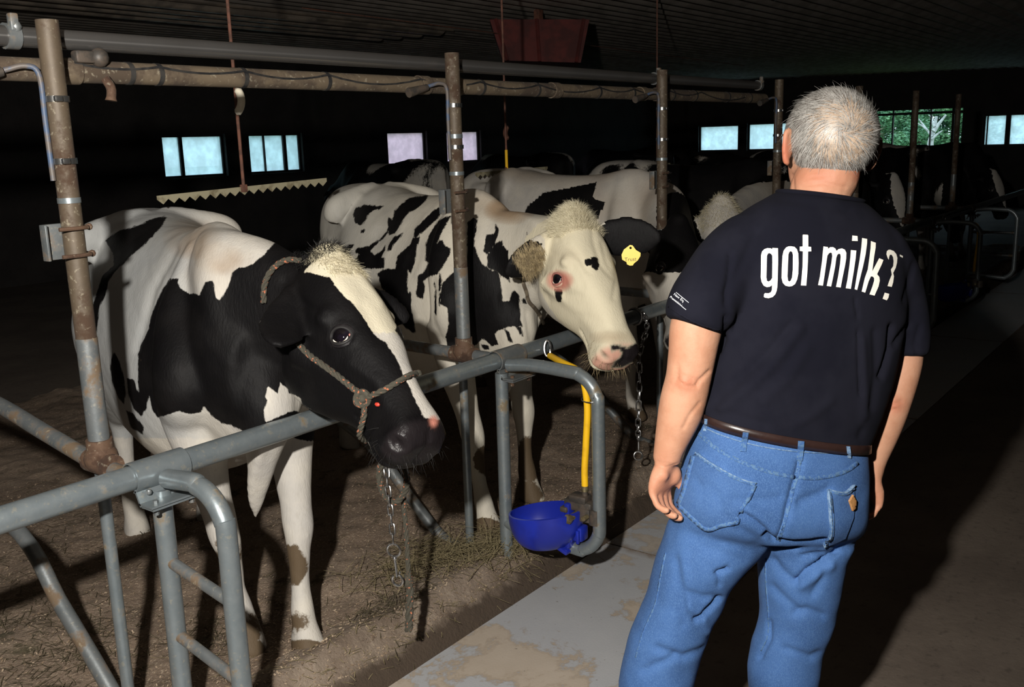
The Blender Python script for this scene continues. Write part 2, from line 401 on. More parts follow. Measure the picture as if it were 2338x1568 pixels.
for (pa, pb, z0, z1, mul, pm, cr, op, lab) in ((1682, 1597, 1.305, 1.86, [], M['pane'], None, False, 'pale barn window on the end wall, left of the pair'),
        (1800, 1708, 1.305, 1.875, [(1769, .03)], M['pane'], None, False, 'pale barn window on the end wall beside the far stall post'),
        (2192, 1960, 1.07, 2.06, [(2171, .05), (2120, .02), (2078, .05), (2034, .025)], M['pane'], 1.985, True, 'wide open barn window showing green trees'),
        (2400, 2245, 1.30, 1.875, [(2352, .05), (2297, .09), (2250, .02)], M['pane'], None, False, 'bluish barn window at the right end of the end wall')):
    mul = sorted([(Yp(u), w) for u, w in mul]); window(n, 0, XW, Yp(pa), Yp(pb), z0, z1, mul, pm, cr, lab, op); he.append((Yp(pa)-.035, Yp(pb)+.035, z0-.035, z1+.035)); n += 1
wall_holes('wall_end', 0, XW, -4, 12, 0, 3.6, he, M['wall'])
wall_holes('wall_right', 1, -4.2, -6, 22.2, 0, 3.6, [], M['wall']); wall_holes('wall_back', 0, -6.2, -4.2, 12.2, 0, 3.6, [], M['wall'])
# corrugated ceiling, ribs running along the alley
def corr(y0, y1, x0, x1, z, amp, pitch, name, m, parent=None, slope=0.0):
    n_ = int((y1-y0)/pitch*8); V = []; F = []
    for i in range(n_+1):
        y = y0+(y1-y0)*i/n_; zz = z+amp*math.copysign(abs(math.sin(2*math.pi*y/pitch))**.6, math.sin(2*math.pi*y/pitch))+slope*(y-y0)
        V += [(x0, y, zz), (x1, y, zz), (x0, y, zz+.01), (x1, y, zz+.01)]
    for i in range(n_):
        a = i*4; b_ = a+4; F += [(a, b_, b_+1, a+1), (a+2, a+3, b_+3, b_+2)]
    return link(name, mesh_from(name, V, F), m, parent)
ce = corr(-4.2, 12.3, -6.2, 22.3, 2.64, .016, .20, 'ceiling', M['ceil'], None, .02); tag(ce, kind='structure')
bm_ = MB(); bm_.box((8, 4, 3.4), (30, 18, .05)); tag(bm_.build('roof_deck', M['darkwood'], smooth=False), kind='structure')
corr(6.9, 8.1, 3.0, 8.2, 2.83, .03, .3, 'ceiling_panel', M['ceil_l'], ce, .02)

# ------------------------------------------------------------------ outside: grass, red shed, trees
M['grass'] = conc_mat('meadow_grass', (.05, .11, .03), (.10, .18, .04), 1)
g = MB(); g.box((15, 20, -.3), (160, 160, .2)); tag(g.build('ground', M['grass'], smooth=False), 'green grass outside the barn windows', 'ground', kind='structure')
M['shed'] = simple('faded_red_boards', (.42, .17, .17), (.62, .36, .37), 3, .8, 0, .1, .002, .4, .6, (8, 8, .3))
sh = thing('shed', 'red board shed outside, seen through the pinkish windows', 'shed', (21, 17, 0))
b = MB(); b.box((21, 18.6, 1.7), (11, 3, 3.4)); b.build('wall', M['darkwood'], sh, False)
b0 = MB(); b0.box((0, 0, 0), (.26, .03, 3.4)); me = mesh_from('board', b0.V, b0.F, False); me.materials.append(M['shed'])
for i in range(40):
    o = bpy.data.objects.new('board', me); COL.objects.link(o); o.parent = sh; o.location = (-5.4+i*.275, .08+.012*(i % 3), 1.7)
b = MB(); b.box((21, 18.6, 3.5), (11.6, 3.8, .12)); b.build('roof', M['darkwood'], sh, False)
def leaf_mat(name, a, b):
    t = NT(name); v = t.coord(); t.base(t.mix(t.ramp(t.noise(1.3, 4, .6, v), .35, .65), a, b)); t.set(Roughness=.7); return t.m
LM = [leaf_mat('foliage_dark', (.008, .045, .040), (.02, .09, .07)), leaf_mat('foliage_mid', (.02, .10, .075), (.05, .17, .11)), leaf_mat('foliage_light', (.07, .20, .10), (.14, .30, .13))]
M['bark'] = simple('pale_dead_wood', (.45, .47, .45), (.30, .31, .30), 10, .8); M['bark2'] = simple('bark', (.06, .045, .035), (.10, .08, .06), 10, .9)
def crown(c, r, h, seed, n=9000, leaf=.060):
    rs = np.random.RandomState(seed); un = lambda a: a/np.linalg.norm(a, axis=1)[:, None]
    cc = np.array([c+A(rs.randn()*r*.5, rs.randn()*r*.5, rs.uniform(-.5, .5)*h) for _ in range(16)]); cr_ = r*rs.uniform(.25, .5, 16); k = rs.randint(16, size=n)
    d = un(rs.randn(n, 3)); p = cc[k]+d*(cr_[k]*rs.uniform(.7, 1.08, n))[:, None]; s_ = (leaf*rs.uniform(.6, 1.4, n))[:, None]; u = un(np.cross(d+rs.randn(n, 3)*.6, A(0, 0, 1))); w = un(np.cross(d+rs.randn(n, 3)*.5, u))
    V = np.stack([p-u*s_, p-w*s_*.6, p+u*s_, p+w*s_*.6+d*s_*.2], 1).reshape(-1, 3); b = MB(); b.V = V; b.F = np.arange(4*n).reshape(-1, 4); return b
def tree(px, x, z, r, h, m, seed, label):
    p = PL(px, 320, 0, x); root = thing('tree', label, 'tree', (p[0], p[1], -.2), 'trees beyond the barn')
    b = MB(); b.tube([(p[0], p[1], -.2), (p[0]+.1, p[1], z)], [.18, .08], 8); b.build('trunk', M['bark2'], root)
    b = crown(A(p[0], p[1], z), r, h, seed); b.build('crown', LM[m], root, False)
for i, a in enumerate(((1975, 40, 1.2, 1.3, 2.6, 2, 'light green bush behind the person\'s right ear'), (2010, 44, 3.0, 2.2, 4.5, 1, 'mid-green tree left in the open window'),
                       (2050, 46, 2.2, 2.0, 4.0, 0, 'dark green tree behind the left window post'), (2042, 36, .7, .6, 1.6, 2, 'bright yellow-green bush low in the left pane'),
                       (2098, 42, 1.8, 1.5, 3.4, 2, 'light green tree left of the dead tree'), (2135, 50, 3.2, 3.2, 6, 0, 'dark tree behind the pale dead tree'),
                       (2150, 43, 1.0, 1.1, 2.2, 2, 'light green bush right of the dead tree'), (2180, 44, 2.0, 1.6, 4, 1, 'mid-green tree right of the dead tree'),
                       (2215, 46, 3.0, 2.4, 5, 1, 'mid-green tree at the right edge of the window'), (1930, 48, 3.0, 3.0, 6, 0, 'dark tree hidden behind the person\'s head'),
                       (2075, 52, 5.0, 3.5, 5, 0, 'tall dark tree furthest behind'))):
    tree(a[0], a[1], a[2], a[3], a[4], a[5], 20+i, a[6])
dt = thing('dead_tree', 'pale bare dead tree with forked limbs in the open window', 'tree', PL(2127, 352, 0, 38))
b = MB(); W_ = lambda *q: [PL(x, y, 0, 38+.1*i) for i, (x, y) in enumerate(q)]
for q, r0, r1 in ((((2126, 356), (2124, 330), (2128, 310), (2133, 292), (2138, 266)), .14, .05), (((2131, 300), (2142, 285), (2160, 262)), .10, .035),
                  (((2127, 318), (2140, 306), (2152, 298)), .06, .02), (((2134, 290), (2128, 275), (2124, 264)), .06, .02), (((2128, 312), (2112, 290), (2098, 272)), .05, .02),
                  (((2118, 298), (2102, 285), (2088, 281)), .035, .015), (((2126, 345), (2134, 338)), .12, .05)):
    P = crom(W_(*q), len(q)*3); b.tube(P, np.linspace(r0, r1, len(P)), 8)
b.tube([PL(2126, 356, 0, 38), PL(2126, 356, 0, 38)*A(1, 1, 0)+A(0, 0, -.25)], [.14, .16], 8); b.build('trunk', M['bark'], dt)

# ------------------------------------------------------------------ stall pipework
POSTX = [1.23, 2.69, 4.24, 5.70, 7.2, 8.7, 10.2]; YR, ZR, RR, YP = 2.12, .885, .031, 2.28
def helix_band(b, c, r, z, h, n=20): b.tube([(c[0], c[1], z-h/2), (c[0], c[1], z+h/2)], r, n)
def ring_y(b, P, Q, r, n=18): b.tube([P, Q], r, n)
post_lab = ['rusty brown stall post with square bracket plate, leftmost', 'rusty stall post passing in front of the white-faced cow\'s shoulder', 'brown stall post between the third cow and the person\'s left shoulder',
            'dark stall post just left of the person\'s ear', 'dim stall post hidden behind the person', 'dim far stall post right of the person', 'dim far stall post, last of the row']
for i, x in enumerate(POSTX):
    st = thing('stall_post', post_lab[i], 'post', (x, YP, .93), 'stall posts')
    b = MB(); b.tube([(x, YP, .93), (x, YP, 1.30), (x, YP, 1.98)], [.0245, .0255, .026], 22); b.build('pipe', M['rust'], st)
    b = MB(); b.tube([(x, YP, .915), (x, YP, 1.22)], .0262, 22); b.build('lower_sleeve', M['galv_dirty'], st)
    b = MB(); b.ball((x, YP, .905), .043, 16, (1, 1, .95)); b.tube([(x, YP-.055, .89), (x, YP+.055, .89)], .031, 16); b.tube([(x, YP, .90), (x, YP, .955)], .033, 16); b.build('pipe_joint', M['rust_red'], st)
    if i < 5:
        b = MB(); b.box((x-.008, YP+.034, 1.462), (.108, .008, .088), None, .003); b.build('bracket_plate', M['galv_dirty'], st)
        b = MB(); b.box((x-.061, YP+.022, 1.462), (.007, .028, .088), None, .002); b.build('bracket_flange', M['galv_dirty'], st)
        for dz in (-.033, .033):
            b = MB(); P = [(x-.02+.048*math.cos(a), YP+.048*math.sin(a)*1.0, 1.462+dz) for a in np.linspace(-2.9, 1.3, 16)]
            P = [(x-.06, YP-.01, 1.462+dz)]+P; b.tube(np.array([(x-.05, YP-.03, 1.462+dz), (x-.01, YP-.036, 1.462+dz), (x+.02, YP-.031, 1.462+dz), (x+.034, YP-.012, 1.462+dz), (x+.034, YP+.035, 1.462+dz)]), .005, 8)
            b.ball((x+.036, YP-.012, 1.462+dz), .009, 8); b.build('u_bolt', M['rust_red'], st)
        for dz, m_ in ((1.80, 'chrome'), (1.655, 'chrome')):
            b = MB(); b.tube([(x, YP, dz-.007), (x, YP, dz+.007)], .0295, 22); b.box((x-.012, YP-.03, dz), (.02, .012, .014), None, .003); b.build('hose_clamp', M['rust' if i == 0 else 'chrome'] if False else M['steel_pipe'], st)
        b = MB(); b.tube([(x, YP, 1.555), (x, YP, 1.568)], .0272, 22); b.build('tape_band', M['galv'], st)
        if i == 1: b = MB(); b.tube([(x, YP, 1.685), (x, YP, 1.70)], .0272, 22); b.build('tape_band', M['galv'], st)
        b = MB(); P = crom([(x-.10, YP+.03, 1.865), (x-.06, YP+.01, 1.875), (x-.035, YP, 1.855), (x-.033, YP+.002, 1.75), (x-.033, YP, 1.61)], 22); b.tube(P, .0065, 10); b.build('tap_pipe', M['bluepaint'], st)
        b = MB(); b.tube([(x-.105, YP+.03, 1.862), (x-.19, YP+.04, 1.842)], [.011, .017], 12); b.build('tap_body', M['castiron'], st)
b = MB(); b.tube([(-1.5, YR, ZR), (14, YR, ZR)], RR, 28); rail = tag(b.build('neck_rail', M['galv']), 'long galvanised neck rail running in front of the cows', 'rail')
for x in POSTX:
    cxp = x+.055; b = MB()
    P = [(cxp, YR+.0345*math.cos(a), ZR+.0345*math.sin(a)) for a in np.linspace(math.radians(-60), math.radians(250), 20)]
    V = []; F = []
    for dx in (-.075, .075):
        for rr in (0, .004):
            for q in np.linspace(math.radians(-75), math.radians(255), 24): V.append((cxp+dx, YR+(.0345+rr)*math.cos(q), ZR+(.0345+rr)*math.sin(q)))
    k = 24
    for j in range(k-1):
        F += [(j, j+1, 2*k+j+1, 2*k+j), (k+j+1, k+j, 3*k+j, 3*k+j+1), (j, k+j, k+j+1, j+1), (2*k+j, 2*k+j+1, 3*k+j+1, 3*k+j)]
    F += [(0, 2*k, 3*k, k), (k-1, 2*k-1, 4*k-1, 3*k-1)]
    b.add(V, F); b.box((cxp, YR-.024, ZR-.048), (.15, .006, .045), [[1, 0, 0], [0, .9, .43], [0, -.43, .9]]); b.box((cxp, YR-.055, ZR-.062), (.15, .055, .005)); b.box((cxp, YR-.052, ZR-.070), (.14, .055, .005))
    b.build('rail_clamp', M['galv_dirty'] if x > 2 else M['galv'], rail)
    b = MB()
    for dx in (-.05, .05): b.tube([(cxp+dx, YR-.06, ZR-.09), (cxp+dx, YR-.06, ZR-.052)], .007, 6); b.ball((cxp+dx, YR-.036, ZR-.035), .008, 8)
    b.build('bolt', M['rust_red'] if x > 2 else M['galv_dirty'], rail)
# stall dividers: pipe from the rail back through the post foot, looping down and forward to the curb
div_lab = ['galvanised stall divider at the left edge, left of the black cow', 'galvanised stall divider between the black cow and the white-faced cow', 'galvanised stall divider right of the white-faced cow',
           'dim stall divider behind the person', 'dim stall divider right of the person', 'dim far stall divider near the right edge', 'dimmest far stall divider']
for i, x in enumerate(POSTX):
    st = thing('stall_divider', div_lab[i], 'divider', (x, YP, .1), 'stall dividers')
    zl = .10
    if i == 0: P = [(x, YR+.03, .875), (x, 2.3, .885), (x, 2.55, .925), (x, 2.9, .98), (x, 3.4, 1.0), (x, 3.75, .93), (x, 3.8, .78), (x, 3.55, .68), (x, 2.84, .595), (x, 2.6, .40), (x, 2.39, .215), (x, 2.28, .10)]
    else: P = [(x, YR+.03, .89), (x, 2.4, .893), (x, 2.9, .90), (x, 3.4, .91), (x, 3.62, .86), (x, 3.60, .74), (x, 3.35, .66), (x, 2.84, .455), (x, 2.6, .252), (x, 2.44, .122), (x, 2.33, .095), (x, 2.24, .09)]
    b = MB(); P = crom(P, 70); b.tube(P, .0225, 16); b.build('bent_pipe', M['galv_dirty'], st)
    b = MB(); b.tube([(x, YP+.01, .86), (x, YP+.01, .08)], .0165, 14); b.build('upright', M['galv'], st)
# gates: pipe loops standing out over the feed strip
def gate(x, yo, zb, r, label, bars, bottom=True, sag=0):
    st = thing('gate_loop', label, 'gate', (x, YR-.02, .1), 'gate loops')
    b = MB(); b.tube([(x, YR-.015, ZR-.045), (x, YR-.012, .10)], r*1.02, 20); b.build('hinge_post', M['galv'], st)
    P = [(x, YR-.05, ZR-.012), (x, YR-.16, ZR+.0)]
    R_ = .11; cy, cz = yo+R_, ZR-.005-R_
    P += [(x, cy-R_*math.sin(a), cz+R_*math.cos(a)) for a in np.linspace(.1, 1.45, 8)]
    if bottom:
        P += [(x, yo, (cz+zb)/2)]; cz = zb+R_; P += [(x, cy-R_*math.cos(a), cz-R_*math.sin(a)) for a in np.linspace(.1, 1.4, 8)]; P += [(x, YR-.10, zb+.02), (x, YR-.02, zb+.035)]
    else: P += [(x, yo, .5), (x, yo, .2), (x, yo+.02, .03)]
    b = MB(); b.tube(crom(P, 90), r, 20); b.build('loop_pipe', M['galv'], st)
    for (z1, z2) in bars:
        b = MB(); b.tube([(x, YR-.02, z1), (x, yo+.01, z2)], r*.62, 14); b.build('cross_bar', M['galv_dirty'], st)
    return st
gate(1.28, 1.845, 0, .0245, 'nearest galvanised gate loop with two slanting bars, bottom left', [(.645, .60), (.44, .39)], False)
gate(2.69, 1.69, .225, .0235, 'galvanised gate loop carrying the near blue water bowl', [])
gate(7.26, 1.70, .22, .022, 'dim gate loop showing just right of the person\'s shirt', [])
gate(8.76, 1.72, .22, .020, 'dim gate loop framing the far blue bowl', [])
gate(10.26, 1.70, .22, .020, 'farthest dim gate loop with two level bars near the right edge', [(.66, .66), (.44, .44)])
# overhead pipes
b = MB(); b.tube([(-2, YP+.06, 1.945), (5.55, YP+.06, 1.945)], .024, 28); ap = tag(b.build('air_pipe', M['galv_shiny']), 'upper shiny steel pipe along the tops of the posts', 'pipe')
for x in (1.19, 4.30, 5.55):
    b = MB(); b.tube([(x-.035, YP+.06, 1.945), (x-.005, YP+.06, 1.945)], .030, 16); b.ball((x-.015, YP+.04, 1.965), .014, 8); b.box((x-.02, YP+.04, 1.975), (.02, .02, .04), None, .004); b.build('coupling', M['galv_dirty'], ap)
b = MB(); b.tube([(-2, YP+.07, 1.872), (5.64, YP+.07, 1.872)], .028, 28); vp = tag(b.build('pipeline', M['pvc']), 'lower dusty tan pipeline strapped beneath the shiny pipe', 'pipe')
for x in (1.46, 1.545, 1.82, 2.14, 2.58, 2.92, 3.28, 3.75, 4.05, 4.45, 4.7, 5.1, 5.4):
    b = MB(); b.tube([(x, YP+.07, 1.872), (x+.014, YP+.07, 1.872)], .0292, 24); b.build('strap', M['blackband'], vp)
for x in (1.30, 2.60, 2.78, 3.42, 4.16, 4.32):
    b = MB(); b.tube([(x-.02, YP+.07, 1.872), (x+.03, YP+.07, 1.872)], .0325, 24); b.build('coupling', M['pvc'], vp)
b = MB(); b.ball((1.375, YP+.04, 1.905), .024, 12); b.box((1.345, YP+.045, 1.905), (.07, .03, .03), None, .006); b.build('valve', M['castiron'], vp)
b = MB(); b.tube(crom([(1.385, YP+.04, 1.855), (1.392, YP+.03, 1.83), (1.388, YP+.03, 1.80)], 8), [.012]*7+[.015], 10); b.build('drain_stub', M['rust_red'], vp)
cb = []
for xa, xb in zip([1.31, 1.545, 1.82, 2.14, 2.57, 2.9, 3.28, 3.75, 4.05, 4.4, 4.75], [1.545, 1.82, 2.14, 2.57, 2.9, 3.28, 3.75, 4.05, 4.4, 4.75, 5.4]):
    for t in np.linspace(0, 1, 8)[:-1]:
        cb.append((xa+(xb-xa)*t, YP+.044, 1.890-.09*(xb-xa)*4*t*(1-t)*(.6 if xa > 1.6 else .5)))
b = MB(); b.tube(cb, .0035, 6); tag(b.build('cable', M['blackband']), 'thin black cable sagging along the tan pipeline', 'cable')

# ------------------------------------------------------------------ cows
def bvh_of(V, F): return BVHTree.FromPolygons([tuple(v) for v in V], F)
def on(bv, px, py, off=0.0, miss=None):
    d = Vector(nrm(ray(px, py))); r = bv.ray_cast(Vector(EYE), d)
    if r[0] is None: return None if miss is None else D(px, py, miss)
    return np.array(r[0])+np.array(r[1])*off
def cow_mat():
    t = NT('holstein_coat'); v = t.coord()
    nz = t.math('ADD', t.math('MULTIPLY', t.noise(38, 4, .6, t.coord((1, 1, .45))), 9), t.math('MULTIPLY', t.noise(150, 2, .6, t.coord((1, 1, .3))), 5))
    f = t.ramp(t.math('ADD', t.attr('spot'), t.math('SUBTRACT', nz, 7.0)), -1.6, 1.6)
    wh = t.mix(t.ramp(t.noise(5, 5, .6, v), .35, .7), (.56, .525, .46), (.44, .42, .39)); wh = t.mix(t.math('MULTIPLY', t.ramp(t.noise(90, 3, .6, t.coord((1, 1, .25))), .5, .8), .22), wh, (.30, .27, .22))
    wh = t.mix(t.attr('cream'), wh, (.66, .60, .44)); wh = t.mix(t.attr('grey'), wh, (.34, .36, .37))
    wh = t.mix(t.attr('tan'), wh, (.30, .20, .115)); bl = t.mix(t.ramp(t.noise(7, 4, .6, v), .4, .75), (.0032, .0029, .0033), (.0065, .0058, .006))
    c = t.mix(f, wh, bl); c = t.mix(t.ramp(t.math('ADD', t.attr('dirt'), t.math('MULTIPLY', t.math('SUBTRACT', t.noise(26, 5, .7, v), .5), 1.7)), .30, .62), c, (.105, .075, .046))
    c = t.mix(t.attr('pink'), c, (.50, .20, .15)); c = t.mix(t.attr('muzz'), c, (.013, .0105, .0115)); t.base(c)
    t.set(Roughness=t.math('SUBTRACT', .62, t.math('MULTIPLY', t.attr('wet'), .28))); t.b.inputs['Specular IOR Level'].default_value = .15
    
    t.bump(t.math('ADD', t.noise(170, 3, .6, t.coord((1, 1, .22))), t.math('MULTIPLY', t.noise(24, 4, .6, t.coord((1, 1, .4))), .8)), .38, .004); return t.m
M['cow'] = cow_mat()
M['eye'] = simple('dark_wet_eye', (.004, .003, .004), (.008, .006, .010), 30, .05, 0, 0); M['lid_skin'] = simple('black_eyelid_skin', (.008, .007, .008), (.014, .012, .013), 60, .35, 0, .2); M['pink_skin'] = simple('pink_eyelid_skin', (.50, .27, .20), (.56, .40, .30), 50, .5, 0, .2); M['eye_white'] = simple('pinkish_eye_rim', (.42, .17, .14), (.30, .12, .10), 60, .3)
M['white_hair'] = simple('cream_hair', (.74, .68, .50), (.60, .54, .38), 60, .7, 0, .1)
M['black_hair'] = simple('black_hair', (.010, .009, .009), None, 60, .6, 0, .1)

def smoothstep(x, a, b):
    t = np.clip((x-a)/(b-a), 0, 1); return t*t*(3-2*t)
class Head:
    def __init__(s, P, Mz, n):
        s.P = np.array(P, float); s.m = nrm(np.array(Mz)-s.P); s.L = np.linalg.norm(np.array(Mz)-s.P); s.n = nrm(np.array(n)-s.m*(np.array(n)@s.m)); s.s = np.cross(s.m, s.n); s.k = s.L/.56
    def at(s, t, side, nn): return s.P+s.m*(t*s.L)+s.s*(side*s.k)+s.n*(nn*s.k)
    def loc(s, V):
        d = V-s.P; return np.stack([(d@s.m)/s.L, (d@s.s)/s.k, (d@s.n)/s.k], 1)
EYT, EYN = .405, -.018
HR = [(-.03, -.02, -.13, .055, 2.2, .1), (.04, .028, -.19, .078, 2.3, .1), (.15, .036, -.25, .100, 2.6, .22), (.29, .034, -.300, .116, 2.9, .26), (.42, .030, -.290, .112, 2.8, .34), (.55, .024, -.245, .097, 2.7, .34),
      (.70, .016, -.188, .073, 2.4, .32), (.82, .009, -.168, .068, 2.5, .18), (.90, .004, -.158, .077, 2.8, .08), (.965, -.006, -.146, .077, 3.0, .06), (1.012, -.030, -.120, .056, 2.6, .05)]
def cow(name, label, ctr, f, head, vs=.0085, feet=None, hind=None, neckbase=(.56, 0, 1.14), ears=None, coat=None, sc=1.0, wide=1.0, neckmid=None, group=None, eyes=True, eyepx=None, smooth=5, spine=0.0, tail=True):
    f = nrm(A(f[0], f[1], 0)); l = A(-f[1], f[0], 0); o = A(ctr[0], ctr[1], .10)
    W = lambda x, y, z: o+f*x*sc+l*(y+spine*x*0)*sc+A(0, 0, z*sc)
    up = A(0, 0, 1); S = []
    # trunk: x, top, bottom, half width, exponent, taper
    T = [(-.90, 1.28, 1.02, .07, 2, 0), (-.86, 1.36, .92, .15, 2.2, 0), (-.74, 1.40, .78, .235, 2.5, .1), (-.58, 1.405, .70, .262, 2.5, .1), (-.44, 1.40, .62, .275, 2.4, .05), (-.25, 1.375, .53, .315, 2.1, -.1), (0, 1.365, .48, .280, 2.0, -.24),
         (.22, 1.375, .52, .215, 2.0, -.62), (.38, 1.405, .60, .160, 1.9, -.75), (.52, 1.385, .66, .145, 1.9, -.55), (.66, 1.28, .70, .185, 2.1, .15), (.76, 1.12, .78, .12, 2.1, .1)]
    S.append(loft([(W(x, 0, (a+b)/2), l, up, w*sc*wide, (a-b)/2*sc, e, tp) for x, a, b, w, e, tp in T], 44, 40))
    for sd in (1, -1):                                    # hip bones, pin bones, shoulders, thighs
        S.append(limb([W(-.46, sd*.03, 1.375), W(-.43, sd*.13*wide, 1.365), W(-.40, sd*.268, 1.315), W(-.42, sd*.285, 1.24)], [.045*sc, .043*sc, .05*sc, .045*sc])); S.append(limb([W(-.40, sd*.262, 1.30), W(-.62, sd*.19*wide, 1.28), W(-.82, sd*.10, 1.25)], [.035*sc, .045*sc, .04*sc]))
        b = MB(); b.ball(W(-.83, sd*.10, 1.27), .055*sc, 12); S.append((b.V, b.F))
        S.append(limb([W(.38, sd*.06*wide, 1.33), W(.45, sd*.155*wide, 1.12), W(.55, sd*.19*wide, .93), W(.42, sd*.17*wide, .78)], [.04*sc, .080*sc, .10*sc, .07*sc]))
    # legs
    feet = feet or [W(.52, .14, 0)[:2], W(.50, -.14, 0)[:2]]
    hind = hind or [W(-.70, .15, 0)[:2], W(-.74, -.15, 0)[:2]]
    for sd, ft in zip((1, -1), feet):
        sh = W(.46, sd*.165*wide, .86); ft = A(ft[0], ft[1], .10); q = lambda tt, z, dx=0: A(sh[0]+(ft[0]-sh[0])*tt, sh[1]+(ft[1]-sh[1])*tt, .10+z*sc)+f*dx*sc
        S.append(limb([sh, q(.25, .66, -.01), q(.5, .50, .0), q(.62, .405, .012), q(.74, .33, .005), q(.86, .22, -.005), q(.95, .135, 0), q(1, .085, .015)],
                      [.105*sc, .078*sc, .054*sc, .052*sc, .040*sc, .033*sc, .042*sc, .040*sc], 18))
        S.append(loft([(A(ft[0], ft[1], .10+z)+f*dx, l, f, a, b, 2.3, 0) for z, dx, a, b in ((.0, .035, .055, .072), (.03, .03, .052, .066), (.07, .018, .045, .05), (.10, .01, .038, .042))], 18))
    for sd, ft in zip((1, -1), hind):
        ft = A(ft[0], ft[1], .10); 
        S.append(limb([W(-.55, sd*.14*wide, 1.12), W(-.56, sd*.165*wide, .92), W(-.52, sd*.17, .76), W(-.66, sd*.16, .60), W(-.78, sd*.15, .50), np.append(ft[:2]+f[:2]*-.03, .10+.30*sc), np.append(ft[:2], .10+.14*sc), np.append(ft[:2], .10+.08*sc)],
                      [.16*sc, .17*sc, .13*sc, .075*sc, .052*sc, .036*sc, .045*sc, .042*sc], 18))
        S.append(loft([(A(ft[0], ft[1], .10+z)+f*dx, l, f, a, b, 2.3, 0) for z, dx, a, b in ((.0, .03, .055, .07), (.05, .02, .05, .058), (.09, .01, .04, .045))], 18))
    b = MB(); b.ball(W(-.52, 0, .60), .17*sc, 20, (1.25, .9, .8)); S.append((b.V, b.F))                      # udder
    S.append(limb([W(.66, 0, .98), W(.73, -.01, .84), W(.70, -.02, .70), W(.64, -.03, .55), W(.60, -.03, .465)], [.125*sc, .09*sc, .052*sc, .026*sc, .008*sc]))  # brisket
    if tail: S.append(limb([W(-.84, 0, 1.34), W(-.92, .01, 1.30), W(-.96, .02, 1.1), W(-.95, .02, .8), W(-.94, .03, .55), W(-.94, .03, .35)], [.035, .032, .02, .016, .022, .008], 12))
    # head and neck
    H = head; nb = W(*neckbase)
    S.append(loft([(H.at(t, 0, (a+b)/2), H.s, H.n, w*H.k, (a-b)/2*H.k, e, tp) for t, a, b, w, e, tp in HR], 40, 34))
    for sd in (1, -1):
        b = MB(); b.ball(H.at(.335, sd*.078, -.025), .034*H.k, 14, (1.2, .9, .9)); S.append((b.V, b.F))       # brow
        b = MB(); b.ball(H.at(.93, sd*.042, -.05), .034*H.k, 12); S.append((b.V, b.F))
        S.append(limb([H.at(.30, sd*.085, -.16), H.at(.52, sd*.066, -.105)], [.040*H.k, .022*H.k]))           # cheek
    b = MB(); b.ball(H.at(.015, 0, -.01), .055*H.k, 14, (.9, .9, .9)); S.append((b.V, b.F))                  # poll
    a0 = H.at(.10, 0, -.10); nm = neckmid if neckmid is not None else (a0+nb)/2+A(0, 0, .02)
    ax = nrm(nb-a0); nlat = nrm(np.cross(ax, up)); 
    rg = []
    for c, wa, wb in ((a0, .080, .125), ((a0*.6+nm*.4), .088, .150), (nm, .108, .205), ((nm+nb)/2, .135, .255), (nb, .165, .30), (nb-f*.15*sc, .15, .30)):
        rg.append((c, nlat, nrm(np.cross(nlat, ax)), wa*sc, wb*sc*.92, 2.1, .05))
    S.append(loft(rg, 36, 24))
    ears = ears or [(1, None), (-1, None)]
    for sd, E_ in ears:
        base = H.at(.055, sd*.070, -.085)
        if E_ is None: tip = base+(H.s*sd*.9-H.n*.25+up*-.05)*.20; pl = H.m
        else: tip, pl = E_
        d = tip-base; u = nrm(np.cross(d, pl)); v = nrm(np.cross(d, u)); Ln = np.linalg.norm(d)
        ring = [(0, .024, .022), (.14, .032, .024), (.34, .048, .017), (.58, .055, .013), (.80, .044, .0115), (.96, .020, .010), (1.0, .008, .006)]
        S.append(loft([(base+d*t-u*.018*math.sin(t*3.1), v, u, a*Ln/.2, b_, 2.0, 0) for t, a, b_ in ring], 22, 18))
    V, F, E = vox(S, vs, smooth)
    h = H.loc(V); bodym = 1-smoothstep(h[:, 0], -.35, -.05)*(np.linalg.norm(h[:, 1:], axis=1) < .34); V = relax(V, E, int(10*.0085/vs)+2, .5, bodym)
    N = normals(V, F); h = H.loc(V); k = H.k; ear = np.zeros(len(V)); eal = np.zeros(len(V)); nost = np.zeros(len(V))
    for sd, E_ in ears:
        base = H.at(.055, sd*.070, -.085); tip = E_[0] if E_ else base+(H.s*sd*.9-H.n*.25+up*-.05)*.20; d = tip-base; Ln = np.linalg.norm(d); d = d/Ln; q = V-base
        al = q@d; ear = np.maximum(ear, (al > .035)*(al < Ln+.03)*(np.linalg.norm(q-al[:, None]*d, axis=1) < .085)*(abs(h[:, 1]) > .105)); eal = np.where((np.linalg.norm(q-al[:, None]*d, axis=1) < .085)*(abs(h[:, 1]) > .105), al, eal)
    # sculpt: nostrils, mouth, eye sockets, ear cups
    for sd in (1, -1):
        d = np.linalg.norm((h-A(.968, sd*.058, -.050))*A(.56*.9, .75, 1.15), axis=1); V = V-N*(.022*k*np.exp(-(d/.013)**2))[:, None]; d3 = abs(d-.024); V = V+N*(.004*k*np.exp(-(d3/.006)**2)*(h[:, 0] > .9))[:, None]; nost = np.maximum(nost, np.exp(-(d/.013)**2))
        pass
    EP = []
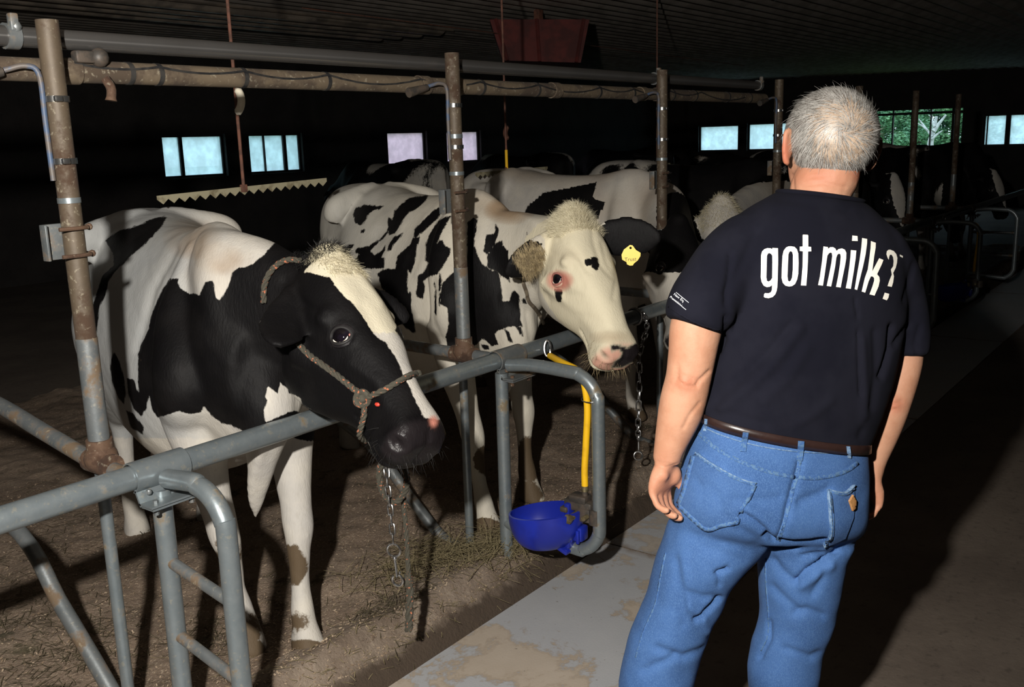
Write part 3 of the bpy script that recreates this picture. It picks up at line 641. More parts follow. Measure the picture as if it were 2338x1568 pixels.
    if eyes:
        bv_ = BVHTree.FromPolygons([tuple(v) for v in V], F); hl = None
        if eyepx: q0 = on(bv_, *eyepx); hl = H.loc(q0[None])[0]
        for sd in (1, -1):
            tt, nn_ = (hl[0], hl[2]) if hl is not None else (EYT, EYN); e0 = H.s*sd*.85+H.n*.5; r_ = bv_.ray_cast(Vector(H.at(tt, sd*(hl[1] if hl is not None else .10), nn_)+e0*.15), Vector(-nrm(e0)))
            p_ = q0 if (hl is not None and sd == 1) else np.array(r_[0] if r_[0] is not None else H.at(tt, sd*.1, nn_))
            w_ = np.exp(-(np.linalg.norm(V-p_, axis=1)/.03)**2); e_ = nrm((N*w_[:, None]).sum(0)*.75+nrm(H.s*sd*.8+H.n*.45)*w_.sum()*.25); EP.append((sd, p_, e_))
        for sd, p_, e_ in EP:
            q_ = V-p_; mm_ = H.m*.5+H.n*.85; mm_ = nrm(mm_-e_*(mm_@e_)); am = q_@mm_; an = q_@np.cross(e_, mm_); near = abs(q_@e_) < .05; rr = np.sqrt((am/1.0)**2+(an/.74)**2)
            V = V-N*(.013*k*np.exp(-(rr/(.021*k))**2)*near)[:, None]+N*(.0030*k*np.exp(-((rr-.036*k)/(.010*k))**2)*near)[:, None]
    mo = (h[:, 0] > .70)*(h[:, 0] < 1.03)*np.exp(-((h[:, 2]+.118+(1-h[:, 0])*.05)/.006)**2); V = V-N*(.008*k*mo)[:, None]; ph = np.exp(-(h[:, 1]/.006)**2)*(h[:, 0] > .97)*(h[:, 2] > -.11); V = V-N*(.004*k*ph)[:, None]
    root = thing(name, label, 'cow', (o[0], o[1], .10), group)
    b0 = dict(eal=eal, nost=nost, V=V, N=normals(V, F), h=h, F=F, E=E, ear=ear, local=np.stack([(V-o)@f/sc, (V-o)@l/sc, V[:, 2]-.1], 1), H=H)
    z = np.zeros(len(V)); at = dict(spot=z-20, tan=z.copy(), cream=z.copy(), grey=z.copy(), dirt=z.copy(), pink=z.copy(), muzz=z.copy(), wet=z.copy())
    hm = (h[:, 0] > -.1)*(h[:, 0] < 1.1)*(abs(h[:, 1]) < .16)*(h[:, 2] < .12)*(h[:, 2] > -.30); hm = hm & (ear < .5); b0['hm'] = hm
    lz = b0['local'][:, 2]
    at['dirt'] = np.clip((.13-lz)/.08, 0, 1)*.9+smoothstep(lz, .30, .36)*smoothstep(-lz, -.46, -.40)*.6*(vnoise(V*5, 3) > -.2)
    at['muzz'] = smoothstep(h[:, 0], .915, .95)*hm*smoothstep(h[:, 2], -.10, -.085)
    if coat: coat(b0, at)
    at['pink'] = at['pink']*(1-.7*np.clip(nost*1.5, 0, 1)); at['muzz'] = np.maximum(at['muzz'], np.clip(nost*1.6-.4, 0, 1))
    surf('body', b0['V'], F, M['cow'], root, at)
    for sd, p_, e_ in EP:
        R_ = .029*k; c = p_-e_*R_*.58; m_ = H.m*.5+H.n*.85; m_ = nrm(m_-e_*(m_@e_)); n2 = np.cross(e_, m_); n2 = n2*np.sign(n2@A(0, 0, 1)); b = MB(); b.ball(c, R_, 24); b.build('eye', M['eye'], root)
        wl = b0.get('lid') is not None
        for q, (tm, tn, Rk, tr) in enumerate(((58, 40, 1.04, .0040), (70, 52, 1.02, .0058))):
            P = []
            for a in np.linspace(0, 2*math.pi, 33)[:-1]:
                th = math.radians(tm*tn/math.hypot(tn*math.cos(a), tm*math.sin(a))); d_ = m_*math.cos(a)+n2*math.sin(a); P.append(c+(e_*math.cos(th)+d_*math.sin(th))*R_*Rk)
            b = MB(); b.tube(P, tr*k, 8, closed=True); b.build('eyelid', M[('eye_white' if not q else 'pink_skin') if wl else ('black_hair' if not q else 'lid_skin')], root)
        P = [c+(e_*math.cos(math.radians(36+6*abs(math.cos(a))))+nrm(m_*math.cos(a)*1.2-n2*math.sin(a))*math.sin(math.radians(36+6*abs(math.cos(a)))))*R_*1.0 for a in np.linspace(.25, 2.7, 12)]; b = MB(); b.tube(P, [.0004]+[.0016*k]*10+[.0004], 6); b.build('sclera', M['ivory'], root)
        b = MB(); b.ball(c+(e_*math.cos(math.radians(56))+m_*math.sin(math.radians(56)))*R_*.90, .0062*k, 10, (1, 1, .8)); b.build('eye_corner', M['eye_white'], root)
    return root, b0
def hair_strands(name, spots, m, parent, n, length, w, dirf, seed=1, grav=.3):
    """short tapered hair tufts: spots = (base points, normals)"""
    rs = np.random.RandomState(seed); Pb, Nb = spots; b = MB(); V = []; F = []
    for i in range(n):
        j = rs.randint(len(Pb)); p = Pb[j]+rs.randn(3)*.003; nn = Nb[j]; d = nrm(dirf(p, nn, rs)); Ln = length*rs.uniform(.5, 1.2)
        sdv = nrm(np.cross(d, nn+rs.randn(3)*.3)); k0 = len(V); bend = rs.randn(3)*.25
        for s_ in range(4):
            t = s_/3; q = p+d*Ln*t+(nn*.25*t-A(0, 0, 1)*grav*t*t+bend*t*t*.6)*Ln; ww = w*(1-t*.85); V += [q-sdv*ww, q+sdv*ww]
        for s_ in range(3): F.append((k0+2*s_, k0+2*s_+1, k0+2*s_+3, k0+2*s_+2))
    return link(name, mesh_from(name, V, F), m, parent)

# --- cow one: black head with a white blaze
def sc_(pts, x0, y0, s): return [(x0+s*a, y0+s*b) for a, b in pts]
C1_BLACK = [[(389, 636), (407, 636), (407, 653), (422, 664), (435, 671), (446, 669), (456, 674), (463, 655), (468, 641), (478, 640), (487, 641), (489, 660), (491, 678), (501, 687), (512, 670), (519, 655), (530, 620), (545, 612), (570, 607), (600, 585), (640, 540), (800, 500), (960, 700),
             (960, 1010), (760, 1010), (690, 1005), (640, 990), (600, 1012), (585, 1000), (560, 985), (526, 972), (505, 965), (484, 951), (466, 926), (459, 941), (435, 946), (407, 937), (379, 948), (358, 953), (346, 937), (340, 903), (332, 935), (324, 950), (305, 934), (291, 895), (289, 862), (305, 867), (316, 897), (313, 850), (312, 801), (316, 787), (337, 752), (340, 727), (354, 695), (372, 660)],
            [(258, 801), (270, 822), (281, 853), (288, 902), (284, 923), (270, 909), (258, 881), (251, 836)],
            [(382, 499), (368, 522), (337, 557), (302, 589), (274, 617), (252, 646), (228, 700), (217, 790), (205, 760), (212, 690), (235, 630), (262, 608), (258, 580), (245, 552), (277, 530), (316, 520), (351, 503)],
            [(288, 935), (305, 944), (330, 976), (326, 992), (298, 976)]]
C1_THROAT = sc_([(350, 1200), (385, 1225), (420, 1250), (430, 1165), (455, 1190), (490, 1210), (500, 1245), (580, 1280), (600, 1330), (700, 1400), (800, 1455), (960, 1555), (900, 1580), (760, 1500), (640, 1420), (540, 1370), (460, 1400), (330, 1460), (318, 1375), (350, 1300), (330, 1280)], 500, 500, .3188)
C1_BLAZE = sc_([(610, 378), (660, 320), (740, 270), (770, 250), (830, 225), (845, 205), (880, 190), (960, 215), (1060, 300), (1130, 380), (1200, 450), (1280, 560), (1290, 700), (1260, 800), (1330, 900), (1440, 1080), (1480, 1180), (1530, 1290), (1610, 1390), (1580, 1440), (1530, 1430), (1470, 1425), (1405, 1300), (1362, 1200), (1315, 1110), (1270, 1010), (1195, 890), (1170, 865), (1110, 810), (1070, 750), (1010, 660), (940, 590), (880, 530), (830, 480), (800, 415), (760, 412), (720, 400), (660, 385)], 500, 500, .3188)
def coat1(b, at):
    V, h = b['V'], b['h']; N = b['N']; Q = proj(V)[:, :2]; hm = b['hm']; L = b['local']
    s = np.full(len(V), -40.)
    for p in C1_BLACK: s = np.maximum(s, polyd(Q, p))
    s = np.minimum(s, -polyd(Q, C1_THROAT)); head = -polyd(Q, C1_BLAZE)
    face = hm & (h[:, 2] > -.14); s = np.where(face, head, s)
    back = facing(V, N) < -.15; s = np.where(back & ~hm, vnoise(V*2.2, 5)*18, s); s = np.where(L[:, 2] < .62, np.minimum(s, -polyd(Q, [(0, 0), (1, 0), (1, 1)])*0-20), s)
    at['spot'] = np.clip(s, -30, 30)
    def blob(c, r, k=1): return np.clip(1-np.linalg.norm((Q-A(*c))/A(*r), axis=1), 0, 1)**.7*k
    at['tan'] = np.clip(blob((440, 545), (70, 50), .9)+blob((500, 590), (60, 40), .8)+blob((480, 625), (60, 60), .35)+blob((540, 600), (50, 40), .3), 0, .75)*(vnoise(V*9, 2)*.5+.7).clip(0, 1)*(~hm)
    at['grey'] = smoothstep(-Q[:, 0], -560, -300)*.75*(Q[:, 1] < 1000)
    at['cream'] = np.where(hm, .8, 0)*(h[:, 2] > -.1)*(h[:, 0] < .5)
    at['dirt'] = np.clip(at['dirt']*0+np.maximum.reduce([blob((665, 1290), (42, 55), 2), blob((565, 1440), (40, 50), 1.2), blob((680, 1420), (40, 34), .9), blob((695, 1490), (70, 34), 2), blob((520, 1260), (40, 50), 1), blob((560, 1490), (60, 40), 2)]), 0, 1)*(L[:, 2] < .5)
    at['pink'] = (blob((990, 963), (14, 18), 1.3)).clip(0, 1)*hm; at['wet'] = smoothstep(h[:, 0], .86, .94)*hm
    at['muzz'] = at['muzz']*.9*(1-at['pink'])*smoothstep(-polyd(Q, C1_BLAZE), -2, 4)
    V = crease(V, N, [([(310, 800), (330, 730), (350, 660), (400, 570)], 9, -.008), ([(560, 1180), (575, 1100), (600, 1010)], 14, .010), ([(250, 640), (330, 560), (390, 500)], 16, .008), ([(230, 560), (300, 520), (370, 495)], 16, .01),
                      ([(755, 560), (800, 600), (870, 690)], 10, .004), ([(650, 640), (690, 690), (740, 720)], 10, -.005), ([(690, 700), (700, 780)], 12, -.006), ([(800, 830), (860, 870), (880, 920)], 14, .006), ([(830, 700), (870, 770)], 14, -.004)])
    b['V'] = V+N*(vnoise(V*14, 9)*.0018)[:, None]
H1 = Head(D(752, 588, 2.66), D(992, 988, 2.36), ROT @ A(.64, .40, .56))
cow1, B1 = cow('cow', 'black and white cow with a white blaze and a rope halter, nearest', (1.950, 2.875), (-.335, -.942), H1, .0085,
               feet=[PL(697, 1470, 2, .12)[:2], PL(562, 1462, 2, .12)[:2]], coat=coat1, eyepx=(779, 767), neckbase=(.60, 0, 1.12), sc=.965, wide=.99,
               ears=[(1, (D(632, 790, 2.42), ROT @ A(1, -.5, .3))), (-1, (D(938, 728, 2.86), ROT @ A(-.5, 1, .2)))])
# --- cow two: white face, speckled flank, yellow ear tag
c7 = lambda pts: sc_(pts, 700, 400, .2871)
c6 = lambda pts: sc_(pts, 1050, 400, .3188)
C2_BLACK = [c7(p) for p in (
    [(455, 235), (530, 228), (612, 233), (520, 268), (480, 322), (452, 385), (425, 402), (385, 372), (368, 310), (392, 268)],
    [(818, 182), (900, 163), (968, 158), (950, 200), (900, 250), (820, 300), (760, 380), (700, 462), (652, 472), (628, 430), (635, 315), (672, 345), (700, 280), (760, 220)],
    [(1080, 238), (1085, 285), (1040, 350), (960, 420), (905, 475), (860, 522), (858, 430), (930, 368), (1000, 290)],
    [(1150, 318), (1120, 380), (1080, 450), (1038, 545), (1080, 515), (1100, 562), (1152, 580), (1130, 650), (1080, 730), (1040, 790), (980, 800), (930, 845), (940, 900), (920, 985), (880, 965), (870, 930), (890, 800), (935, 770), (970, 700), (948, 680), (950, 560), (980, 470), (1020, 400), (1060, 350)],
    [(385, 543), (340, 602), (305, 590), (340, 552)],
    [(395, 580), (500, 560), (560, 500), (625, 430), (650, 440), (560, 530), (510, 600), (540, 632), (600, 600), (622, 555), (632, 600), (600, 660), (632, 655), (622, 740), (440, 742), (400, 712), (358, 692), (420, 630), (380, 612)],
    [(765, 458), (740, 510), (690, 560), (680, 600), (645, 612), (660, 540), (700, 490)],
    [(905, 490), (872, 600), (862, 700), (830, 785), (805, 750), (800, 920), (830, 1000), (800, 1060), (740, 1060), (600, 900), (560, 780), (640, 740), (705, 745), (722, 650), (780, 590), (822, 560), (850, 500)],
    [(1195, 745), (1205, 900), (1210, 1380), (1120, 1390), (1108, 1280), (1130, 1180), (1118, 1050), (1060, 1025), (1070, 880), (1110, 820)],
    [(1325, 335), (1362, 350), (1350, 440), (1332, 560), (1362, 640), (1402, 705), (1440, 745), (1480, 760), (1522, 750), (1545, 880), (1560, 1005), (1612, 1000), (1640, 900), (1690, 960), (1702, 1150), (1722, 1205), (1650, 1195), (1600, 1205), (1540, 1225), (1500, 1260), (1522, 1345), (1470, 1362), (1400, 1300), (1340, 1355), (1270, 1360), (1285, 1000), (1275, 700), (1280, 380)],
    [(1430, 470), (1498, 460), (1500, 385), (1528, 430), (1515, 492), (1470, 592), (1430, 640), (1405, 600)],
    [(1500, 540), (1562, 515), (1562, 560), (1600, 600), (1620, 860), (1520, 770), (1440, 730), (1440, 640)],
    [(1752, 448), (1770, 470), (1762, 515), (1744, 505)], [(1865, 500), (1878, 540), (1872, 585), (1860, 570)], [(1715, 985), (1745, 975), (1750, 1025), (1720, 1020)],
    [(1660, 1195), (1705, 1205), (1732, 1290), (1705, 1285)], [(1575, 1225), (1612, 1250), (1642, 1345), (1610, 1320)], [(430, 440), (465, 430), (455, 458), (432, 462)],
    [(1000, 820), (1022, 900), (1030, 1120), (1000, 1100), (1005, 960)], [(1050, 760), (1072, 780), (1060, 1045), (1045, 1045)],
    [(740, 990), (830, 920), (835, 1050), (872, 1245), (860, 1262), (800, 1225), (770, 1200), (725, 1140), (690, 1100)], [(1380, 1345), (1450, 1355), (1450, 1385), (1410, 1390)], [(1420, 1352), (1452, 1362), (1438, 1390)])]
C2_NOSE = c6([(1078, 1222), (1100, 1210), (1140, 1216), (1200, 1232), (1250, 1205), (1290, 1180), (1285, 1290), (1240, 1340), (1160, 1378), (1090, 1380), (1108, 1335), (1148, 1305), (1162, 1270), (1140, 1250), (1085, 1262)])
def coat2(b, at):
    V, h = b['V'], b['h']; N = b['N']; Q = proj(V)[:, :2]; hm = b['hm'] & (h[:, 2] > -.22); L = b['local']
    s = np.full(len(V), -40.)
    for p in C2_BLACK: s = np.maximum(s, polyd(Q, p))
    back = facing(V, N) < -.2; s = np.where(back, vnoise(V*2.4, 15)*22-4, s); s = np.where(L[:, 2] < .62, -20, s)
    f = np.full(len(V), -40.)
    for p in ([(955, 600), (975, 597), (988, 640), (980, 665), (955, 650)], [(912, 615), (940, 618), (938, 632), (915, 632)], [(690, 820), (712, 825), (718, 848), (700, 850)], [(700, 868), (718, 868), (718, 895), (705, 890)], [(580, 455), (592, 460), (592, 525), (582, 520)]):
        f = np.maximum(f, polyd(Q, c6(p)))
    s = np.where(hm, f+5, s)
    ear = (b['ear'] > .5)*(b['eal']+.012*np.sin(V[:, 2]*160) > .068); s = np.where(b['ear'] > .5, -14, s); s = np.where(ear, 20, s); at['spot'] = np.clip(s, -30, 30)
    def blob(c, r, k=1): return np.clip(1-np.linalg.norm((Q-A(*c))/A(*r), axis=1), 0, 1)**.6*k
    at['tan'] = np.clip(blob((1165, 482), (62, 32), 1.1)+blob((1110, 465), (60, 35), .4)+.0, 0, .85)*(~hm)+np.where(hm, np.clip(blob((1400, 770), (60, 18), .5)+blob((1300, 590), (50, 30), .15), 0, .5), 0)
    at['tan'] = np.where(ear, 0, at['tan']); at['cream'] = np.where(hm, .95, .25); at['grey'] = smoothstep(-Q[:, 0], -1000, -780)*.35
    nose = polyd(Q, C2_NOSE); front = smoothstep(h[:, 0], .92, .97)
    at['muzz'] = smoothstep(nose, -3, 3)*hm*(h[:, 0] > .8); at['wet'] = at['muzz']
    at['pink'] = np.clip(np.maximum(front*.75*hm*(h[:, 2] > -.12), blob((1278, 641), (34, 26), 1.6)*hm)-at['muzz'], 0, 1)
    at['dirt'] = np.clip(np.maximum.reduce([blob((1115, 1050), (38, 40), 1.8), blob((1205, 1050), (36, 60), 1.6), blob((1105, 1210), (50, 30), 2), blob((1200, 1130), (44, 40), 1.6)]), 0, 1)*(L[:, 2] < .62)
    fold = [(c6(p), w, g) for p, w, g in (([(700, 470), (790, 530), (860, 600), (900, 680)], 5, -.0035), ([(760, 480), (850, 560), (930, 700)], 5, -.003), ([(660, 560), (760, 600), (850, 700), (880, 800)], 6, -.003), ([(940, 300), (960, 480), (1010, 640), (1090, 730)], 6, -.004),
             ([(1020, 480), (1050, 620), (1100, 700)], 5, -.003), ([(1130, 620), (1120, 760), (1100, 880)], 6, -.004), ([(530, 790), (560, 900), (640, 1010), (760, 1100)], 6, -.003), ([(600, 650), (590, 800), (640, 900)], 6, -.003),
             ([(640, 720), (680, 660), (760, 700), (800, 790)], 6, .004), ([(680, 800), (760, 850), (860, 860)], 7, -.003), ([(700, 860), (860, 980), (960, 1120)], 12, .005), ([(870, 1000), (1000, 1050), (1060, 1100)], 8, -.003), ([(900, 1340), (1000, 1330), (1090, 1380)], 4, -.003))]
    fold += [(c7(p), w, g) for p, w, g in (([(1830, 700), (1800, 900), (1850, 1200)], 6, -.006), ([(1760, 900), (1750, 1100), (1780, 1300)], 6, -.005), ([(1680, 900), (1650, 1100)], 6, -.004), ([(1400, 160), (1600, 260), (1800, 370)], 12, .008), ([(480, 180), (640, 90), (760, 130)], 10, .008), ([(270, 330), (420, 170)], 10, .010), ([(560, 250), (620, 400), (560, 480)], 20, -.012), ([(1010, 830), (1000, 1150), (1080, 1350)], 8, -.008),
             ([(800, 300), (700, 500), (600, 700)], 9, .005), ([(950, 330), (850, 520), (760, 720)], 9, .005), ([(1080, 380), (960, 600), (880, 800)], 9, .004))]
    V = crease(V, N, fold); b['V'] = V+N*(vnoise(V*14, 19)*.0018)[:, None]; b['lid'] = 'eye_white'
H2 = Head(D(1314, 490, 3.46), D(1436, 803, 3.20), ROT @ A(.50, .20, .84))
cow2, B2 = cow('cow', 'white-faced cow with speckled black patches and a yellow ear tag', (3.26, 2.955), (-.33, -.944), H2, .0085,
               feet=[PL(1205, 1128, 2, .12)[:2], PL(1108, 1205, 2, .12)[:2]], coat=coat2, eyepx=(1273, 637), neckbase=(.56, 0, 1.05), neckmid=D(1215, 590, 3.75), sc=.985, wide=1.0,
               ears=[(1, (D(1152, 628, 3.42), ROT @ A(.4, 1, .1))), (-1, (D(1512, 542, 3.50), ROT @ A(-.1, 1, .2)))])
bv1 = bvh_of(B1['V'], B1['F']); bv2 = bvh_of(B2['V'], B2['F'])
# hair tufts
def sel(b, cond):
    i = np.where(cond)[0]; return b['V'][i], normals(b['V'], b['F'])[i]
h = B1['h']; hair_strands('forelock', sel(B1, (h[:, 0] > -.04)*(h[:, 0] < .16)*(h[:, 2] > -.03)*(abs(h[:, 1]) < .055)), M['white_hair'], cow1, 2600, .022, .0007, lambda p, n, r: H1.m*1.0+n*.28+r.randn(3)*.22, 3, .1)
hair_strands('crown_hair', sel(B1, (h[:, 0] < .035)*(h[:, 0] > -.14)*(h[:, 2] > -.12)*(abs(h[:, 1]) < .06)), M['black_hair'], cow1, 2600, .020, .0007, lambda p, n, r: n*.45+H1.m*.5+H1.n*.3+r.randn(3)*.3, 4, .1)
h = B2['h']; hair_strands('forelock', sel(B2, (h[:, 0] < .17)*(h[:, 0] > -.14)*(h[:, 2] > -.07)*(abs(h[:, 1]) < .085)), M['white_hair'], cow2, 9500, .027, .0005, lambda p, n, r: n*.6-H2.m*.5+H2.s*.35+r.randn(3)*.24, 5, .45)
M['tan_hair'] = simple('tan_ear_hair', (.36, .28, .15), (.20, .15, .08), 60, .7, 0, .1)
for bb, cw, tipd in ((B2, cow2, D(1152, 628, 3.42)),):
    base = H2.at(.055, .07, -.085); d = nrm(tipd-base); q = bb['V']-base; al = q@d
    c_ = (bb['ear'] > .5)*(al > .05)*(al < .17)*(facing(bb['V'], normals(bb['V'], bb['F'])) > .1)
    if c_.sum() > 10: hair_strands('ear_hair', sel(bb, c_*(np.linalg.norm(bb['V']-D(1205, 600, 3.40), axis=1) < .085)), M['tan_hair'], cw, 1800, .024, .0006, lambda p, n, r: A(0, 0, -1)*.9+n*.12+H2.s*-.2+r.randn(3)*.14, 6, .2)
# whiskers
for bb, cw, HH in ((B1, cow1, H1), (B2, cow2, H2)):
    h = bb['h']; hair_strands('whiskers', sel(bb, (h[:, 0] > .84)*(h[:, 2] < -.06)*(h[:, 2] > -.2)), M['tan_hair'] if HH is H2 else M['black_hair'], cw, 130, .028, .0005, lambda p, n, r: n*.7+A(0, 0, -1)*.7+r.randn(3)*.3, 7, .3)
# ear tag: five-sided yellow flap with a button
tc = D(1440, 583, 3.40); tu = nrm(ROT @ A(.95, -.18, .1)); tv = nrm(ROT @ A(.18, .95, .15)); tw = np.cross(tu, tv)
out = [(-.3, 1.0), (-.02, 1.0), (.42, .62), (.95, .42), (1.0, .1), (.82, -.35), (.5, -.72), (.42, -.93), (.12, -1.0), (-.2, -.92), (-.28, -.72), (-.78, -.55), (-.95, -.1), (-.82, .45)]
b = MB(); V = [tc+tu*x*.034+tv*y*.036+tw*o*.0018 for o in (1, -1) for x, y in out]; n_ = len(out)
b.add(V, [tuple(range(n_)), tuple(range(2*n_-1, n_-1, -1))]+[(i, i+n_, (i+1) % n_+n_, (i+1) % n_) for i in range(n_)]); et = b.build('ear_tag', M['yellow_tag'], cow2, False); et['label'] = 'yellow plastic ear tag'
b = MB(); b.ball(tc+tv*.026-tu*.006+tw*.003, .0045, 10); b.build('tag_button', M['black'], et)
M['ink'] = simple('faded_black_ink', (.10, .08, .02), None, 10, .6)
def text_on(name, txt, size, m, parent, org, u, v, w, ext=.0004):
    cu = bpy.data.curves.new('t', 'FONT'); cu.body = txt; cu.size = size; cu.align_x = 'CENTER'; cu.align_y = 'CENTER'; cu.extrude = ext
    o = bpy.data.objects.new('t', cu); COL.objects.link(o); dg = bpy.context.evaluated_depsgraph_get(); me = bpy.data.meshes.new_from_object(o.evaluated_get(dg)); bpy.data.objects.remove(o)
    P = np.empty(len(me.vertices)*3); me.vertices.foreach_get('co', P); P = P.reshape(-1, 3); P = org+P[:, :1]*u+P[:, 1:2]*v+P[:, 2:]*w
    me.vertices.foreach_set('co', P.ravel()); me.update(); return link(name, me, m, parent)
text_on('tag_writing', 'Trust', .019, M['ink'], et, tc-tv*.014+tu*.002+tw*.0022, nrm(tu+tv*.25), nrm(tv-tu*.25), tw)
# neck strap on cow two
M['strap'] = simple('dirty_tan_strap', (.16, .13, .09), (.09, .07, .05), 40, .6, 0, .3)
fp = [tuple(q[:2]) for q in crom([(1198, 640, 0), (1206, 672, 0), (1222, 707, 0), (1240, 738, 0), (1264, 766, 0), (1300, 792, 0), (1326, 806, 0)], 22)]
P = [q for q in (on(bv2, x, y, .010) for x, y in fp) if q is not None]
nc_ = D(1262, 640, 3.62); back = [P[-1]+nrm(nc_-P[-1])*.05+A(.06, .10, .05), nc_+A(.20, .04, .02), nc_+A(.16, .06, .2), P[0]+A(.06, .08, .03)]
ns = thing('neck_strap', 'thin tan strap around the white-faced cow\'s throat', 'strap', P[4]); 
b = MB(); LP = crom(P+back+[P[0]], 160)[:-1]; b.tube(LP, .0075, 8, closed=True, ecc=.5); b.build('strap_band', M['strap'], ns)
# rope halter on cow one
def rope_mat():
    t = NT('orange_flecked_rope'); v = t.coord(); t.base(t.mix(t.ramp(t.noise(120, 1, .4, v), .64, .70), t.mix(t.noise(200, 3, .6, v), (.035, .032, .022), (.075, .068, .05)), (.40, .13, .065)))
    t.set(Roughness=.9); t.bump(t.noise(400, 3, .6, v), .5, .002); return t.m
M['rope'] = rope_mat()
def rope(name, pts, r, parent, ns_=3, m=None):
    L_ = sum(np.linalg.norm(np.array(b_)-np.array(a)) for a, b_ in zip(pts[:-1], pts[1:])); n_ = max(12, int(L_/.0045)); P = crom(pts, n_); b = MB()
    T = np.gradient(P, axis=0); T /= np.linalg.norm(T, axis=1)[:, None]; u = nrm(np.cross(T[0], A(.3, .2, 1))); U = []
    for t in T: u = nrm(u-t*(u@t)); U.append(u)
    U = np.array(U); Wv = np.cross(T, U); s_ = np.linspace(0, L_, n_)
    for k in range(ns_):
        a = s_/(r*6.5)*2*math.pi+k*2*math.pi/ns_; b.tube(P+(U*np.cos(a)[:, None]+Wv*np.sin(a)[:, None])*r*.48, r*.56, 7)
    return b.build(name, m or M['rope'], parent)
rh = thing('rope_halter', 'dark orange-flecked rope halter on the black cow\'s head', 'halter', on(bv1, 838, 905, .01))
def onp(pts, off, bv=None, miss=2.5):
    P = [on(bv or bv1, x, y, off, miss) for x, y in pts]; return P
rope('cheek_rope', onp([(684, 788), (710, 812), (740, 832), (775, 856), (805, 880), (833, 903)], .007), .0085, rh)
rope('nose_rope', onp([(836, 908), (855, 902), (880, 892), (905, 878), (930, 862), (946, 855)], .009)+[on(bv1, 950, 853, .009, 2.44)+ROT @ A(.004, 0, -.03)], .0082, rh)
rope('crown_rope', [on(bv1, 608, 690, .012), on(bv1, 610, 655, .014), on(bv1, 620, 628, .014), on(bv1, 640, 608, .014), on(bv1, 664, 601, .014), on(bv1, 690, 604, .012)], .0085, rh)
b = MB(); kc = on(bv1, 838, 908, .016); P = [kc+ROT @ (A(math.cos(a)*.016, math.sin(a)*.017, .006*math.sin(2*a))) for a in np.linspace(0, 2*math.pi, 20)]; b.tube(P[:-1], .0085, 8, closed=True); b.ball(kc, .013, 10); b.build('knot', M['rope'], rh)
e0 = on(bv1, 838, 915, .012, 2.5); rope('rope_end', [e0, on(bv1, 842, 945, .014, 2.5), on(bv1, 838, 970, .016, 2.5), on(bv1, 834, 990, .016, 2.5), D(833, 1006, 2.5)], .0080, rh)
b = MB(); b.ball(on(bv1, 866, 923, .006), .0055, 8, (1, 1.6, 1)); b.build('red_clip', simple('red_plastic', (.6, .05, .03), None, 10, .3), rh)
# lead rope and chain hanging from the rail under the black cow's chin
lr = thing('lead_rope', 'knotted orange-flecked lead rope hanging below the black cow\'s chin', 'rope', (2.1, YR-.05, .5))
LD = 2.86; rope('rope_loop', [D(x, y, LD+dz) for x, y, dz in ((905, 955, .08), (890, 1010, .05), (874, 1045, .0), (866, 1080, 0), (872, 1118, 0), (890, 1142, -.01), (908, 1143, -.02), (924, 1122, -.01), (929, 1095, .0), (925, 1072, .02), (915, 1050, .04), (905, 1000, .06))], .0105, lr)
rope('rope_tail', [D(x, y, LD+.02) for x, y in ((922, 1130), (922, 1160), (926, 1200), (930, 1260), (933, 1320))], .0078, lr)
rope('rope_end', [D(x, y, LD+.02) for x, y in ((932, 1310), (936, 1345), (935, 1385), (934, 1418), (933, 1440))], .0125, lr)
b = MB(); b.ball(D(932, 1328, LD+.02), .016, 12, (1, 1, 1.4)); b.build('knot', M['rope'], lr)
def link_mesh(a, c, w, r, roll):
    a, c = np.array(a), np.array(c); ax = nrm(c-a); L_ = np.linalg.norm(c-a)/2; m_ = (a+c)/2; s0 = nrm(np.cross(ax, ROT @ A(0, 0, 1))); s1 = np.cross(ax, s0); s_ = s0*math.cos(roll)+s1*math.sin(roll)
    P = []
    for t in np.linspace(0, 2*math.pi, 17)[:-1]:
        x, y = math.cos(t), math.sin(t); P.append(m_+s_*x*w+ax*(math.copysign(max(0, L_-w), y)+y*w if abs(y) > .01 else 0))
    b = MB(); b.tube(P, r, 7, closed=True); return b
def chain(parent, pts, n_, w, r):
    P = crom(pts, n_+1)
    for i in range(n_):
        ax = nrm(P[i+1]-P[i]); link_mesh(P[i]-ax*r*1.3, P[i+1]+ax*r*1.3, w, r, (.35 if i % 2 else 1.45)).build('link', M['chain'], parent)
def snap(parent, c, dn, sx, sc_=1.0):
    dn = nrm(dn); b = MB(); P = [c+sx*math.cos(a)*.020*sc_+dn*math.sin(a)*.020*sc_ for a in np.linspace(0, 2*math.pi, 21)[:-1]]; b.tube(P, .0032*sc_, 8, closed=True); b.build('ring', M['chrome'], parent)
    b = MB(); t0 = c+dn*.020*sc_; b.ball(t0+dn*.005, .007*sc_, 10); b.tube([t0, t0+dn*.065*sc_], .0035*sc_, 8)
    q = t0+dn*.075*sc_; P = [q+sx*math.cos(a)*.016*sc_+dn*math.sin(a)*.018*sc_ for a in np.linspace(-1.2, 4.0, 18)]; b.tube(P, .0042*sc_, 8); b.ball(t0+dn*.05*sc_+sx*.010*sc_, .004*sc_, 8); b.build('snap_hook', M['chrome'], parent)
tch = thing('tie_chain', 'steel tie chain with a snap hook under the black cow\'s chin', 'chain', (2.1, YR-.05, .6))
chain(tch, [D(878, 975, 2.88), D(881, 1035, 2.84), D(884, 1100, 2.82), D(892, 1170, 2.82), D(898, 1240, 2.82)], 13, .0085, .0026); snap(tch, D(899, 1256, 2.82), A(.0, 0, -1)+ROT @ A(.06, 0, 0), nrm(ROT @ A(1, 0, .2)))
tc2 = thing('tie_chain', 'steel tie chain hanging just right of the white-faced cow\'s muzzle', 'chain', (3.8, YR-.04, .6))
